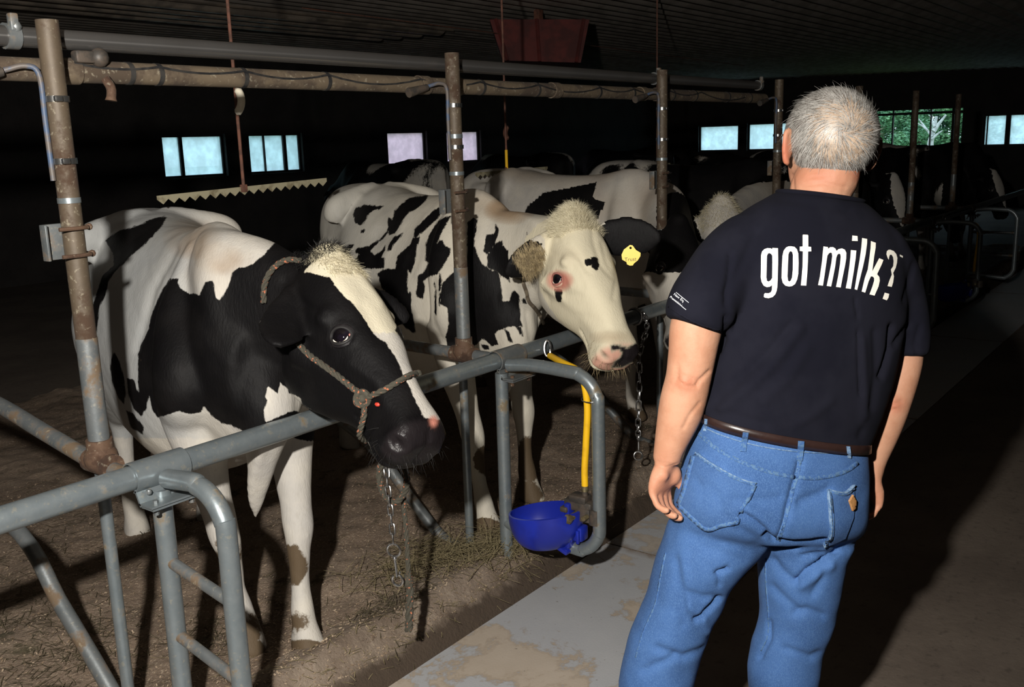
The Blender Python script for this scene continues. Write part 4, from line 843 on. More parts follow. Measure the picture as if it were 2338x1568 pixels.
x2 = PL(1452, 722, 1, YR)[0]; chain(tc2, [(x2-.01, YR-.045, ZR+.02), (x2+.02, YR-.045, ZR-.05), D(1462, 800, 4.1), D(1460, 880, 4.12), D(1457, 960, 4.14), D(1457, 1005, 4.15)], 19, .0105, .0032)
b = MB(); b.tube([(x2-.01, YR+.036*math.cos(a), ZR+.036*math.sin(a)) for a in np.linspace(0, 6.28, 20)[:-1]], .006, 8, closed=True); b.build('chain_collar', M['chain'], tc2)
b = MB(); c0 = D(1458, 1008, 4.15); b.tube([c0, c0-A(0, 0, .045)], .004, 8); q = D(1457, 1040, 4.15); b.tube([q+(ROT @ A(math.cos(a)*.018, math.sin(a)*.018, 0)) for a in np.linspace(0, 6.28, 20)[:-1]], .004, 8, closed=True); b.build('snap_hook', M['chrome'], tc2)
# water bowl with valve and yellow hose on the second gate loop
GX = 2.69
wbt = thing('water_bowl', 'bright blue plastic water bowl clamped inside the nearer gate loop beside the white-faced cow', 'bowl', PL(1260, 1255, 0, GX))
def bowlmesh():
    b = MB(); c = PL(1247, 1165, 0, GX-.02); n_ = 30; rings = []
    for i in range(15):
        t = i/14; z = -.145*math.sin(t*math.pi/2); rr = math.cos(t*math.pi/2)**.62
        rings.append((z, max(rr, .02)))
    V = []; F = []
    def put(off, inner):
        base = len(V)
        for z, rr in rings:
            for k in range(n_):
                a = 2*math.pi*k/n_; sx = .115-off; sy = .150-off
                V.append(c+A(0, 1, 0)*math.cos(a)*sy*rr*(1.0)+A(1, 0, 0)*math.sin(a)*sx*rr+A(0, 0, 1)*(z*(1-off*3)+.028*math.cos(a)*-1*(rr)+(off*.3)))
        for i in range(len(rings)-1):
            for k in range(n_):
                q = (base+i*n_+k, base+i*n_+(k+1) % n_, base+(i+1)*n_+(k+1) % n_, base+(i+1)*n_+k); F.append(q if inner else q[::-1])
        return base
    a0 = put(0, False); a1 = put(.007, True)
    for k in range(n_): F.append((a0+k, a0+(k+1) % n_, a1+(k+1) % n_, a1+k))
    b.add(V, F); return b, c
b, bc = bowlmesh(); b.build('bowl', M['bowl'], wbt)
b = MB(); b.box(PL(1312, 1195, 0, GX)+A(0, .01, 0), (.075, .022, .17), None, .006); b.box(PL(1290, 1240, 0, GX), (.10, .085, .016), [[1, 0, 0], [0, .93, -.36], [0, .36, .93]], .005); b.build('back_plate', M['bowl'], wbt)
b = MB(); pl_ = [PL(x, y, 0, GX-.03) for x, y in ((1288, 1180), (1300, 1190), (1297, 1262), (1228, 1236), (1262, 1222))]; b.add(pl_+[p+A(.012, 0, 0) for p in pl_], [(0, 1, 2, 3, 4), (9, 8, 7, 6, 5)]+[(i, i+5, (i+1) % 5+5, (i+1) % 5) for i in range(5)]); b.build('lower_fin', M['bowl'], wbt, False)
b = MB(); q = PL(1322, 1215, 0, GX); b.box(q, (.05, .05, .055), None, .008); b.build('paddle_housing', M['bowl'], wbt)
for dy in (0, .028):
    b = MB(); b.box(q+A(-.03, dy-.014, -.005), (.012, .012, .05), None, .003); b.build('housing_rib', M['bowl'], wbt)
b = MB(); q = PL(1325, 1152, 0, GX); b.box(q, (.045, .115, .040), None, .008); b.box(PL(1296, 1158, 0, GX-.015), (.06, .03, .02), None, .005); b.build('bracket_arm', M['castiron'], wbt)
b = MB(); q = PL(1362, 1178, 0, GX); b.tube([q+A(0, 0, -.028), q+A(0, 0, .028)], .0285, 20); b.box(q+A(-.0, .04, 0), (.05, .05, .05), None, .006); b.build('clamp_band', M['castiron'], wbt)
b = MB(); q = PL(1306, 1180, 0, GX-.05); b.tube([q+A(-.02, 0, 0), q+A(.03, 0, 0)], .013, 12); b.tube([q+A(-.028, 0, 0), q+A(-.018, 0, 0)], .018, 6); b.build('valve_nut', M['brass'], wbt)
b = MB(); q = PL(1336, 1182, 0, GX-.04); b.tube([q+A(-.012, 0, 0), q+A(.012, 0, 0)], .009, 8); b.build('bolt', M['brass'], wbt)
b = MB(); q = PL(1336, 1142, 0, GX); b.box(q+A(0, .02, .005), (.05, .07, .028), None, .006); b.tube([q+A(0, 0, .01), q+A(0, 0, .06)], .011, 10); b.build('valve_body', M['castiron'], wbt)
b = MB(); b.tube([q+A(0, 0, .035), q+A(0, 0, .055)], .0135, 12); b.build('hose_ferrule', M['brass'], wbt)
hs = thing('water_hose', 'bright yellow hose feeding the near blue water bowl', 'hose', q)
hp = [PL(1256, 812, 1, YR-.075), PL(1285, 828, 0, 2.80), PL(1318, 845, 0, 2.74), PL(1332, 868, 0, GX), PL(1341, 930, 0, GX), PL(1338, 1010, 0, GX), PL(1335, 1070, 0, GX), q+A(0, 0, .05)]
b = MB(); b.tube(crom(hp, 60), .0122, 16); b.build('hose', M['yellow'], hs)
b = MB(); b.tube([PL(1352, 911, 0, GX)+A(0, .035*math.cos(a)+.004, .004*math.sin(a))+A(.03*math.sin(a), 0, 0) for a in np.linspace(0, 6.28, 22)[:-1]], .0022, 6, closed=True); b.build('wire_tie', M['chrome'], hs)
b = MB(); q = PL(1250, 795, 1, YR-.05); b.tube([q+ROT @ A(math.cos(a)*.012, math.sin(a)*.03, 0) for a in np.linspace(0, 6.28, 20)[:-1]], .005, 8, closed=True); b.build('hose_shackle', M['chrome'], hs)
kids = {o.name: [q for q in COL.objects if q.parent == o] for o in (wbt, hs)}
for src, lb in ((wbt, 'dim blue water bowl in a far gate loop right of the person'), (hs, 'dim yellow hose of the far blue bowl')):
    c = src.copy(); COL.objects.link(c); c.location = src.location+Vector((8.76-GX, 0, 0)); c['label'] = lb
    for ch in kids[src.name]:
        q = ch.copy(); COL.objects.link(q); q.parent = c; q.matrix_parent_inverse = ch.matrix_parent_inverse.copy()
# cow trainers: zigzag bars on rods
rd = thing('duct', 'dark red sheet-metal duct hood hanging under the ceiling', 'duct', D(1232, 88, 8.5))
a0, a1, b0_, b1_ = D(1118, 44, 8.5), D(1346, 44, 8.5), D(1148, 138, 8.5), D(1326, 143, 8.5); dv = A(.78, .6, 0)*.5
M['redduct'] = simple('dark_red_sheet_metal', (.13, .022, .018), (.07, .014, .012), 5, .7); b = MB(); b.add([a0, a1, b1_, b0_, a0+dv, a1+dv, b1_+dv, b0_+dv], [(0, 1, 2, 3), (7, 6, 5, 4), (0, 4, 5, 1), (1, 5, 6, 2), (2, 6, 7, 3), (3, 7, 4, 0)]); b.build('hood', M['redduct'], rd, False)
for t_ in (.06, .47, .94):
    p0, p1 = a0+(a1-a0)*t_, b0_+(b1_-b0_)*t_; b = MB(); b.tube([p0-dv*.03, p1-dv*.03], .018, 6); b.build('rib', M['redduct'], rd)
b = MB(); b.box((a0+a1)/2+dv*.5+A(0, 0, .10), (.06, .06, .3)); b.build('hanger', M['rod'], rd)
b = MB(); b.tube([PL(690, 18, 2, 2.6), PL(1150, 78, 2, 2.6), PL(1700, 150, 2, 2.6)], .004, 6); tag(b.build('wire', M['rod']), 'thin brown wire strung below the ceiling', 'wire')
def trainer(pa, pb, rodpx, dz, teeth, ztop, lab, yellow=False, ins=None, Y=None, yA=None):
    a, c = PL(pa[0], pa[1], 1, Y), PL(pb[0], pb[1], 1, Y); ax = nrm(c-a); L_ = np.linalg.norm(c-a); st = thing('cow_trainer', lab, 'trainer', (a+c)/2, 'cow trainers')
    n_ = teeth; w = L_/n_; top = []; bot = []
    for i in range(n_*2+1): x = L_*i/(n_*2); top.append(a+ax*x); bot.append(a+ax*x-A(0, 0, dz*(.45 if i % 2 == 0 else 1.0)))
    V = [q+A(0, e, 0) for e in (-.0015, .0015) for q in top+bot]; m_ = len(top); F = []
    for i in range(m_-1):
        F += [(i, i+1, m_+i+1, m_+i), (2*m_+i, 3*m_+i, 3*m_+i+1, 2*m_+i+1), (i, 2*m_+i, 2*m_+i+1, i+1), (m_+i, m_+i+1, 3*m_+i+1, 3*m_+i)]
    b = MB(); b.add(V, F); b.build('zigzag_bar', M['zig'], st, False)
    m0 = PL(rodpx[0], rodpx[1], 1, Y); b = MB(); b.tube([m0, A(m0[0], m0[1], ztop)], .0065, 8); b.build('rod', M['rod'], st)
    if yellow: b = MB(); b.tube([m0, m0+A(0, 0, .11)], .009, 8); b.build('rod_sleeve', M['yellow'], st)
    q = PL(ins[0], ins[1], 1, Y); P = [q+ROT @ A(ins[2]*math.cos(t), ins[3]*math.sin(t), 0)+A(0, 0, 0) for t in np.linspace(-1.15, 1.15, 12)]; b = MB(); b.tube(P, [.006]+[.015]*10+[.006], 10); b.build('insulator', M['ivory' if not yellow else 'rod'], st)
    b = MB(); b.box(m0-A(0, 0, .008), (.03, .012, .03), None, .003); b.build('bar_clip', M['rod'], st)
trainer((358, 447), (745, 406), (556, 425), .032, 18, 2.775, 'zigzag cow trainer bar over the black cow\'s back', False, (530, 231, .035, .052), 3.1)
trainer((1085, 394), (1250, 380), (1157, 384), .030, 16, 2.785, 'smaller zigzag cow trainer bar with a yellow sleeve, behind the white-faced cow', True, (1165, 303, -.03, .045), 3.6)
trainer((1462, 372), (1530, 372), (1500, 370), .03, 12, 2.79, 'far faint zigzag trainer bar left of the third post', False, (1500, 300, .03, .045), 3.9)

# --- the other cows, dimmer down the row and in a second row behind
def coat_gen(seed, thr, blaze=0, tophead=None, white=None, black=None):
    def f(b, at):
        L, h = b['local'], b['h']; s = (vnoise(L*A(2.4, 3.0, 2.6)+seed*3.1, seed)-thr)*26; s = np.where(L[:, 2] < .55, -20, s)
        nk = (L[:, 0] > .72); s = np.where(nk, 20 if blaze < 2 else -20, s)
        if blaze == 1: s = np.where(b['hm'], np.where((abs(h[:, 1]) < .035+.03*np.sin(h[:, 0]*5))*(h[:, 2] > -.12), -12, 14), s)
        if blaze == 2: s = np.where(b['hm'], -14, s)
        if blaze == 0: s = np.where(b['hm'], 14, s)
        s = np.where(b['ear'] > .5, 18, s)
        for P, sg in ((white, -1), (black, 1)):
            for p in (P or []):
                d = polyd(proj(b['V'])[:, :2], p); s = np.where(d > 0, sg*np.minimum(d+1, 20), s if sg < 0 else s)
        at['spot'] = np.clip(s, -22, 22); at['tan'] = np.clip(vnoise(L*3, seed+9)-.2, 0, .6)*.6
    return f
cow('cow', 'third cow, black-headed with a big black patch on her white back', (4.75, 3.12), (-.10, -1), Head(D(1550, 505, 4.75), D(1578, 775, 4.45), ROT @ A(.2, .25, .9)), .014,
    coat=coat_gen(3, .9, 0, white=[[(1130, 400), (1370, 400), (1360, 430), (1300, 425), (1230, 440), (1200, 475), (1190, 520), (1150, 500)], [(1360, 400), (1500, 400), (1500, 560), (1400, 560), (1385, 500), (1370, 470), (1362, 430)], [(1440, 620), (1590, 620), (1590, 980), (1440, 980)]], black=[[(1205, 470), (1240, 440), (1300, 428), (1362, 415), (1355, 452), (1385, 462), (1370, 490), (1345, 560), (1300, 560), (1190, 500)]]),
    neckbase=(.60, 0, 1.06), ears=[(1, (D(1492, 530, 4.7), ROT @ A(.3, 1, .1))), (-1, (D(1612, 590, 4.7), ROT @ A(-1, .2, .3)))], smooth=4)
cow4, B4 = cow('cow', 'fourth cow with a shaggy white forehead and black ears, by the person\'s shoulder', (6.28, 3.10), (-.06, -1), Head(D(1650, 460, 5.3), D(1694, 725, 5.0), ROT @ A(.12, .30, .95)), .016, coat=coat_gen(8, -.1, 2), neckbase=(.6, 0, 1.04), smooth=4, ears=[(1, (D(1594, 615, 5.1), ROT @ A(1, .2, .2))), (-1, (D(1745, 560, 5.3), ROT @ A(-1, .2, .2)))])
h = B4['h']; hair_strands('forelock', sel(B4, (h[:, 0] < .25)*(h[:, 0] > -.1)*(h[:, 2] > -.1)*(abs(h[:, 1]) < .1)), M['white_hair'], cow4, 4500, .020, .0008, lambda p, n, r: n*.7+A(0, 0, -.1)+H2.m*.7+r.randn(3)*.3, 15, .15)
cow('cow', 'fifth cow, mostly black, partly hidden by the person\'s head', (7.85, 3.15), (.05, -1), Head(D(1870, 460, 7.1), D(1880, 620, 6.9), ROT @ A(.0, .3, .9)), .02, coat=coat_gen(14, -.35, 0), smooth=3)
cow('cow', 'dim black cow with a white face just right of the person', (9.45, 3.2), (-.10, -1), Head(D(2040, 402, 8.5), D(2064, 545, 8.3), ROT @ A(.25, .2, .9)), .018, coat=coat_gen(21, -.5, 1), smooth=4)
cow('cow', 'dim black cow in front of the wide open window', (10.95, 3.2), (.06, -1), Head(D(2172, 470, 9.7), D(2185, 545, 9.5), ROT @ A(-.2, .5, .8)), .02, coat=coat_gen(30, -.7, 0), smooth=3)
cow('cow', 'farthest dim black cow at the right edge of the row', (12.45, 3.2), (-.1, -1), Head(D(2268, 392, 10.9), D(2300, 490, 10.7), ROT @ A(.3, .2, .9)), .02, coat=coat_gen(33, -.6, 1), smooth=3)
for i_, (x_, y_, sd_, lb) in enumerate(((8.0, 7.8, 52, 'barely lit cow in the back row under the far zigzag bar'), (10.8, 8.0, 57, 'barely lit cow in the back row below the end-wall windows'), (13.6, 8.0, 63, 'barely lit cow in the back row left of the person\'s head'))):
    o_ = A(x_, y_, 1.2); fd = A(.1, 1, 0); cow('cow', lb, (x_, y_), (.1, 1), Head(o_+fd*1.05, o_+fd*1.3+A(0, 0, -.45), A(0, 1, .4)), .028, coat=coat_gen(sd_, -.35, 0), smooth=2, eyes=False)

# loose chips and hay on the bedding
def chips(name, n, x0, x1, y0, y1, size, m, label, cat, seed):
    rs = np.random.RandomState(seed); P = np.column_stack([x0+(x1-x0)*rs.rand(n)**1.3, y0+(y1-y0)*rs.rand(n)**1.5]); Z = np.where(P[:, 1] < 2.24, curb_z(P)*0+np.maximum(curb_z(P), 0), bed_z(P)); V = []; F = []
    for i in range(n):
        a = rs.rand()*6.28; l_ = size*rs.uniform(.5, 1.6); w_ = l_*rs.uniform(.25, .6); u = A(math.cos(a), math.sin(a), rs.randn()*.25)*l_; v = A(-math.sin(a), math.cos(a), rs.randn()*.25)*w_; c = A(P[i, 0], P[i, 1], Z[i]+.002+.003*rs.rand()); k = len(V)
        V += [c-u-v, c+u-v, c+u+v, c-u+v]; F.append((k, k+1, k+2, k+3))
    return tag(link(name, mesh_from(name, V, F, False), m), label, cat, kind='stuff')
M['chip'] = simple('pale_wood_chip', (.40, .31, .22), (.24, .17, .11), 30, .8, 0, 0); M['hay'] = simple('dry_hay', (.33, .27, .15), (.20, .165, .085), 40, .8, 0, 0); M['hay2'] = simple('dark_green_hay', (.075, .062, .035), (.13, .105, .062), 40, .8, 0, 0)
chips('wood_chips', 42000, .3, 5.2, 2.04, 4.6, .0034, M['chip'], 'pale wood chips scattered over the brown bedding', 'wood chips', 5)
def hay(name, spots, n, m, label, seed, L0=.05, L1=.16, h=.04):
    rs = np.random.RandomState(seed); V = []; F = []
    for i in range(n):
        c = spots[rs.randint(len(spots))]; x, y = c[0]+rs.randn()*c[2], c[1]+rs.randn()*c[3]; P2 = np.array([[x, y]]); z = (curb_z(P2) if y < 2.24 else bed_z(P2))[0]; z = max(z, .008)
        a = rs.rand()*6.28; L_ = rs.uniform(L0, L1); d = A(math.cos(a), math.sin(a), rs.uniform(-.02, .18)); bend = A(*(rs.randn(2)*.25), -.15); c0 = A(x, y, z+.004+abs(rs.randn())*h*.4); k = len(V); w = nrm(np.cross(d, A(0, 0, 1)))*.0011
        for s_ in range(5): t = s_/4; q = c0+d*L_*(t-.5)+bend*L_*t*t*.5; q[2] = max(q[2], z+.002); V += [q-w, q+w]
        for s_ in range(4): F.append((k+2*s_, k+2*s_+1, k+2*s_+3, k+2*s_+2))
    return tag(link(name, mesh_from(name, V, F, False), m), label, 'hay', kind='stuff')
hay('hay', [(2.62, 2.22, .11, .07), (2.45, 2.33, .14, .08), (2.72, 2.12, .05, .03)], 900, M['hay'], 'tuft of yellow-green hay at the foot of the water-bowl gate', 3, .07, .22, .07)
hay('hay_scraps', [(PL(x, y, 2, .11)[0], PL(x, y, 2, .11)[1], sx, sy) for x, y, sx, sy in ((980, 1290, .16, .08), (1010, 1240, .15, .10), (480, 1440, .08, .10), (130, 1260, .2, .25), (200, 1440, .10, .14), (150, 1520, .10, .10), (250, 1180, .2, .3), (900, 1400, .1, .06), (20, 1400, .1, .15))], 1500, M['hay2'], 'dark green hay scraps trodden into the bedding', 4, .02, .08, .02)
hay('straw_scraps', [(1.6, 2.10, .4, .03), (2.6, 2.09, .5, .03), (3.4, 2.3, .5, .2), (1.6, 2.4, .5, .2), (2.0, 2.05, .5, .02)], 420, M['hay'], 'loose straws along the top of the curb', 6, .02, .07, .01)

# ------------------------------------------------------------------ the person
def skin_mat():
    t = NT('skin'); v = t.coord(); c = t.mix(t.ramp(t.noise(16, 5, .6, v), .35, .7), (.44, .235, .15), (.37, .18, .108)); c = t.mix(t.attr('red'), c, (.40, .13, .075))
    c = t.mix(t.math('MULTIPLY', t.ramp(t.noise(130, 3, .6, v), .62, .75), .3), c, (.36, .18, .10)); t.base(c); t.set(Roughness=.6); t.b.inputs['Specular IOR Level'].default_value = .3
    t.b.inputs['Subsurface Weight'].default_value = .12; t.b.inputs['Subsurface Radius'].default_value = (.02, .008, .004); t.b.inputs['Subsurface Scale'].default_value = .3
    t.bump(t.math('ADD', t.noise(240, 4, .6, v), t.noise(60, 4, .6, t.coord((1, 1, 2.5)))), .25, .0015); return t.m
def denim_mat(name, k=1.0, stitch=False):
    t = NT(name); v = t.coord(); a = (.022*k, .075*k, .22*k); b_ = (.045*k, .125*k, .33*k)
    c = t.mix(t.ramp(t.noise(7, 5, .6, v), .3, .7), a, b_); c = t.mix(t.math('MULTIPLY', t.ramp(t.noise(620, 2, .6, t.coord((1, 1, .4))), .40, .74), .45), c, (.11*k, .23*k, .46*k)); 
    c = t.mix(t.math('MULTIPLY', t.ramp(t.noise(90, 4, .7, v), .55, .78), .35), c, (.015, .05, .16))
    if stitch: c = t.mix(t.ramp(t.noise(170, 1, .4, v), .46, .58), c, (.065, .135, .25))
    t.base(c); t.set(Roughness=.88); t.bump(t.noise(450, 3, .7, v), .45, .0012); return t.m
M['skin'] = skin_mat(); M['denim'] = denim_mat('washed_blue_denim', .82); M['denim_seam'] = denim_mat('stitched_denim_seam', .85, True); M['denim_pocket'] = denim_mat('pocket_denim', .74); M['denim_edge'] = simple('pale_denim_edge', (.15, .23, .34), (.06, .13, .26), 160, .9, 0, .3)
M['shirt'] = simple('dark_navy_cotton', (.0050, .0052, .0098), (.0078, .0080, .0135), 6, .85, 0, .4, .001); M['shirt'].node_tree.nodes['Principled BSDF'].inputs['Specular IOR Level'].default_value = .12; M['shirt'].node_tree.nodes['Principled BSDF'].inputs['Roughness'].default_value = 1.0
M['print'] = simple('white_print', (.86, .83, .74), None, 10, .6, 0, 0); M['belt'] = simple('dark_brown_leather', (.016, .008, .007), (.026, .013, .011), 12, .35, 0, .2); M['leather'] = simple('tan_leather', (.34, .17, .06), (.26, .12, .04), 30, .6, 0, .3)
M['boot'] = simple('brown_boot_leather', (.06, .035, .02), (.04, .025, .015), 20, .6)
def up_ring(lx, ly, rx, ry, d, b_, e=2.3, tp=0, sk=.05, dz=0.0):
    L, R = D(lx, ly, d-sk), D(rx, ry, d+sk); u = nrm(R-L); v = nrm(np.cross(A(0, 0, 1), u)); return ((L+R)/2+A(0, 0, dz), u, v, np.linalg.norm(R-L)/2, b_, e, tp)
def relief(V, F, E, strokes, it=3):
    N = normals(V, F); V = crease(V, N, strokes); return V
person = thing('person', 'person seen from behind in a dark navy T-shirt and blue jeans, arms hanging', 'person', (1.97, .70, 0))
# jeans
dJ = 2.09
J = [up_ring(1612, 955, 1958, 1006, dJ-.01, .108), up_ring(1604, 975, 1966, 1024, dJ, .114), up_ring(1584, 1020, 1967, 1064, dJ, .124), up_ring(1566, 1075, 1966, 1110, dJ+.005, .134), up_ring(1553, 1130, 1963, 1160, dJ+.015, .140), up_ring(1546, 1172, 1957, 1192, dJ+.03, .130), up_ring(1548, 1200, 1940, 1214, dJ+.04, .100)]
S = [loft(J, 48, 26)]
def leg(rows, ankle):
    R = [up_ring(*r[:4], r[4], r[5], 2.2, 0, .02) for r in rows]; K = R[-1]; c = K[0]
    for t in (.35, .7, 1.0):
        q = c+(ankle-c)*t; R.append((q, K[1], K[2], K[3]*(1-.22*t), K[4]*(1-.2*t), 2.1, 0))
    return loft(R, 36, 34), R
lgL, RL = leg([(1534, 1195, 1750, 1212, 2.12, .105), (1520, 1238, 1728, 1243, 2.125, .108), (1506, 1280, 1688, 1277, 2.13, .102), (1497, 1315, 1660, 1314, 2.14, .096), (1484, 1362, 1641, 1364, 2.15, .090), (1463, 1410, 1618, 1410, 2.165, .086), (1446, 1455, 1603, 1453, 2.175, .083), (1433, 1505, 1589, 1503, 2.19, .080), (1420, 1568, 1571, 1566, 2.20, .078)], A(1.79, .99, .10))
lgR, RRr = leg([(1740, 1215, 1940, 1222, 2.16, .105), (1743, 1262, 1917, 1262, 2.17, .104), (1744, 1320, 1908, 1316, 2.185, .098), (1747, 1375, 1897, 1372, 2.20, .090), (1744, 1425, 1885, 1425, 2.215, .085), (1726, 1478, 1866, 1472, 2.23, .080), (1714, 1568, 1855, 1566, 2.25, .077)], A(2.13, .77, .10))
S += [lgL, lgR]
for px, py, d, sx in ((1664, 1130, dJ+.0, .90), (1840, 1146, dJ+.04, .86)):
    b = MB(); b.ball(D(px, py, d), .118*sx, 20, (1, 1, .92)); S.append((b.V, b.F))
V, F, E = vox(S, .0065, 10)
cj = lambda pts: sc_(pts, 1540, 900, .3508)
strokes = [(cj(p), w, g) for p, w, g in (
    ([(590, 925), (640, 950), (760, 966), (880, 968), (985, 958)], 5, -.020), ([(600, 1000), (800, 1010), (980, 1000)], 16, .006), ([(440, 770), (520, 820), (590, 880), (640, 945)], 6, -.010), ([(470, 740), (560, 800), (640, 880)], 12, .006),
    ([(820, 440), (790, 560), (750, 700), (700, 900)], 7, -.008), ([(275, 1160), (345, 1135)], 5, -.012), ([(285, 1180), (292, 1240)], 5, -.006), ([(80, 1290), (180, 1325), (270, 1320)], 8, -.005), ([(140, 1470), (220, 1410), (300, 1330)], 6, -.012),
    ([(10, 1080), (20, 1200), (50, 1350), (60, 1500)], 10, -.005), ([(60, 1060), (80, 1200), (100, 1400)], 14, .004), ([(790, 1215), (860, 1150), (950, 1100), (1055, 1020)], 6, -.016), ([(830, 1240), (930, 1170), (1010, 1110)], 12, .009), ([(830, 1050), (900, 1035), (1000, 1025)], 6, -.008),
    ([(650, 1080), (700, 1150), (780, 1220)], 9, -.007), ([(640, 1250), (720, 1330), (800, 1400)], 10, -.006), ([(780, 1425), (860, 1400), (960, 1440)], 9, -.007), ([(380, 690), (520, 700), (680, 680)], 12, -.005), ([(820, 700), (920, 660), (1000, 620)], 10, -.006),
    ([(240, 600), (290, 700), (340, 790)], 10, -.005), ([(150, 560), (200, 640)], 9, -.004), ([(420, 870), (520, 930), (560, 960)], 10, -.005), ([(100, 1380), (180, 1440), (210, 1540)], 10, .006), ([(200, 1000), (330, 1040), (450, 1090)], 12, -.004), ([(960, 1050), (980, 1100), (960, 1200), (900, 1300)], 9, -.006))]
strokes += [([(1500, 1480), (1560, 1500), (1640, 1470)], 9, -.007), ([(1470, 1530), (1540, 1500)], 8, -.006), ([(1756, 1420), (1756, 1460), (1735, 1500)], 6, -.008), ([(1790, 1480), (1850, 1500), (1870, 1490)], 8, -.006), ([(1600, 1560), (1650, 1500)], 8, -.008)]
V = relief(V, F, E, strokes); N = normals(V, F)
jz = V[:, 2]; V = V+N*((vnoise(V*7, 31)*.0035+vnoise(V*16, 32)*.0016)*np.clip((1.02-jz)/.1, 0, 1))[:, None]
jeans = surf('jeans', V, F, M['denim'], person); bvJ = bvh_of(V, F)
def patch(name, polys, bv, off, m, parent, step=7.0, rim=True, miss=None):
    """outline given on the picture, laid as thin cloth or print on a surface"""
    bm = bmesh.new()
    for poly in polys:
        vs_ = [bm.verts.new((x, y, 0)) for x, y in poly]; [bm.edges.new((vs_[i], vs_[(i+1) % len(vs_)])) for i in range(len(vs_))]
    bmesh.ops.triangle_fill(bm, use_beauty=True, use_dissolve=False, edges=bm.edges[:])
    xs = [v.co.x for v in bm.verts]; ys = [v.co.y for v in bm.verts]
    for ax, lo, hi in ((0, min(xs), max(xs)), (1, min(ys), max(ys))):
        c = math.floor(lo/step)*step+step+.013
        while c < hi:
            no = (1, 0, 0) if ax == 0 else (0, 1, 0); co = (c, 0, 0) if ax == 0 else (0, c, 0)
            bmesh.ops.bisect_plane(bm, geom=bm.verts[:]+bm.edges[:]+bm.faces[:], plane_co=co, plane_no=no); c += step
    bmesh.ops.triangulate(bm, faces=bm.faces[:])
    bm.verts.index_update(); P2 = [(v.co.x, v.co.y) for v in bm.verts]; F_ = [[v.index for v in f.verts] for f in bm.faces]; be = [(e.verts[0].index, e.verts[1].index) for e in bm.edges if e.is_boundary]; bm.free()
    P = []; nn = []
    for x, y in P2:
        d = Vector(nrm(ray(x, y))); r = bv.ray_cast(Vector(EYE), d)
        if r[0] is None:
            r = bv.find_nearest(Vector(D(x, y, miss or 2.0)))
        P.append(np.array(r[0])); nn.append(np.array(r[1]))
    P = np.array(P); nn = np.array(nn); nn *= np.sign(((EYE-P)*nn).sum(1))[:, None]+1e-9
    nn = nn/np.linalg.norm(nn, axis=1)[:, None]; V = P+nn*off; Fs = [tuple(f) for f in F_]
    if rim:
        n0 = len(V); V = np.vstack([V, P-nn*.001]); Fs += [(a, c, c+n0, a+n0) for a, c in be]
    me = mesh_from(name, V, Fs); bmx = bmesh.new(); bmx.from_mesh(me); bmesh.ops.recalc_face_normals(bmx, faces=bmx.faces[:]); bmx.to_mesh(me); bmx.free()
    return link(name, me, m, parent)
def ribbon_poly(pts, w):
    P = crom([(x, y, 0) for x, y in pts], len(pts)*5)[:, :2]; T = np.gradient(P, axis=0); T /= np.linalg.norm(T, axis=1)[:, None]+1e-9; Nn = np.stack([-T[:, 1], T[:, 0]], 1)*w/2
    return [tuple(q) for q in P+Nn]+[tuple(q) for q in (P-Nn)[::-1]]
patch('yoke_seam', [ribbon_poly(cj([(140, 235), (220, 310), (300, 370), (450, 447), (600, 500), (780, 540)]), 9)], bvJ, .0022, M['denim_seam'], jeans, 8)
patch('yoke_seam', [ribbon_poly(cj([(800, 540), (920, 545), (1050, 522), (1130, 490), (1190, 445)]), 9)], bvJ, .0022, M['denim_seam'], jeans, 8)
patch('back_seam', [ribbon_poly(cj([(815, 430), (800, 520), (770, 620), (740, 740), (710, 850), (672, 950)]), 9)], bvJ, .0026, M['denim_seam'], jeans, 8)
patch('back_pocket', [cj([(145, 385), (240, 450), (380, 530), (470, 565), (530, 580), (480, 680), (430, 765), (408, 790), (410, 828), (300, 855), (210, 880), (120, 810), (30, 722), (45, 680), (62, 640), (95, 520), (125, 400)])], bvJ, .0035, M['denim_pocket'], jeans, 9)
for q in ([(150, 388), (240, 455), (380, 535), (470, 572), (524, 585)], [(522, 590), (475, 685), (428, 762)], [(405, 795), (405, 825), (300, 850), (212, 872), (125, 806), (36, 722)], [(36, 712), (66, 635), (98, 520), (130, 405)]):
    patch('pocket_stitching', [ribbon_poly(cj(q), 8)], bvJ, .0055, M['denim_seam'], jeans, 9)
patch('pocket_edge', [ribbon_poly(cj([(148, 383), (240, 447), (380, 527), (470, 564), (530, 577)]), 3)], bvJ, .0068, M['denim_edge'], jeans, 9)
rp_ = lambda pts: [(x-6-max(0, x-1925)*.22, y) for x, y in cj(pts)]
patch('back_pocket', [rp_([(1010, 622), (1100, 640), (1150, 628), (1196, 596), (1206, 690), (1195, 800), (1130, 930), (1060, 960), (985, 985), (1022, 945), (1030, 860), (1020, 780)])], bvJ, .0045, M['denim_pocket'], jeans, 4, False)
for q in ([(1014, 630), (1100, 648), (1150, 638), (1192, 606)], [(1018, 640), (1030, 760), (1034, 880), (1022, 940), (990, 975)]): patch('pocket_stitching', [ribbon_poly(rp_(q), 7)], bvJ, .0072, M['denim_seam'], jeans, 9)
patch('pocket_edge', [ribbon_poly(rp_([(1010, 620), (1100, 638), (1150, 627), (1198, 590)]), 3)], bvJ, .0085, M['denim_edge'], jeans, 9)
patch('pocket_edge', [ribbon_poly(rp_([(1010, 625), (1022, 760), (1028, 880), (1016, 940), (985, 980)]), 2.5)], bvJ, .0085, M['denim_edge'], jeans, 9)
patch('leather_patch', [rp_([(1178, 650), (1204, 690), (1198, 740), (1176, 755), (1148, 690)])], bvJ, .009, M['leather'], jeans, 3)
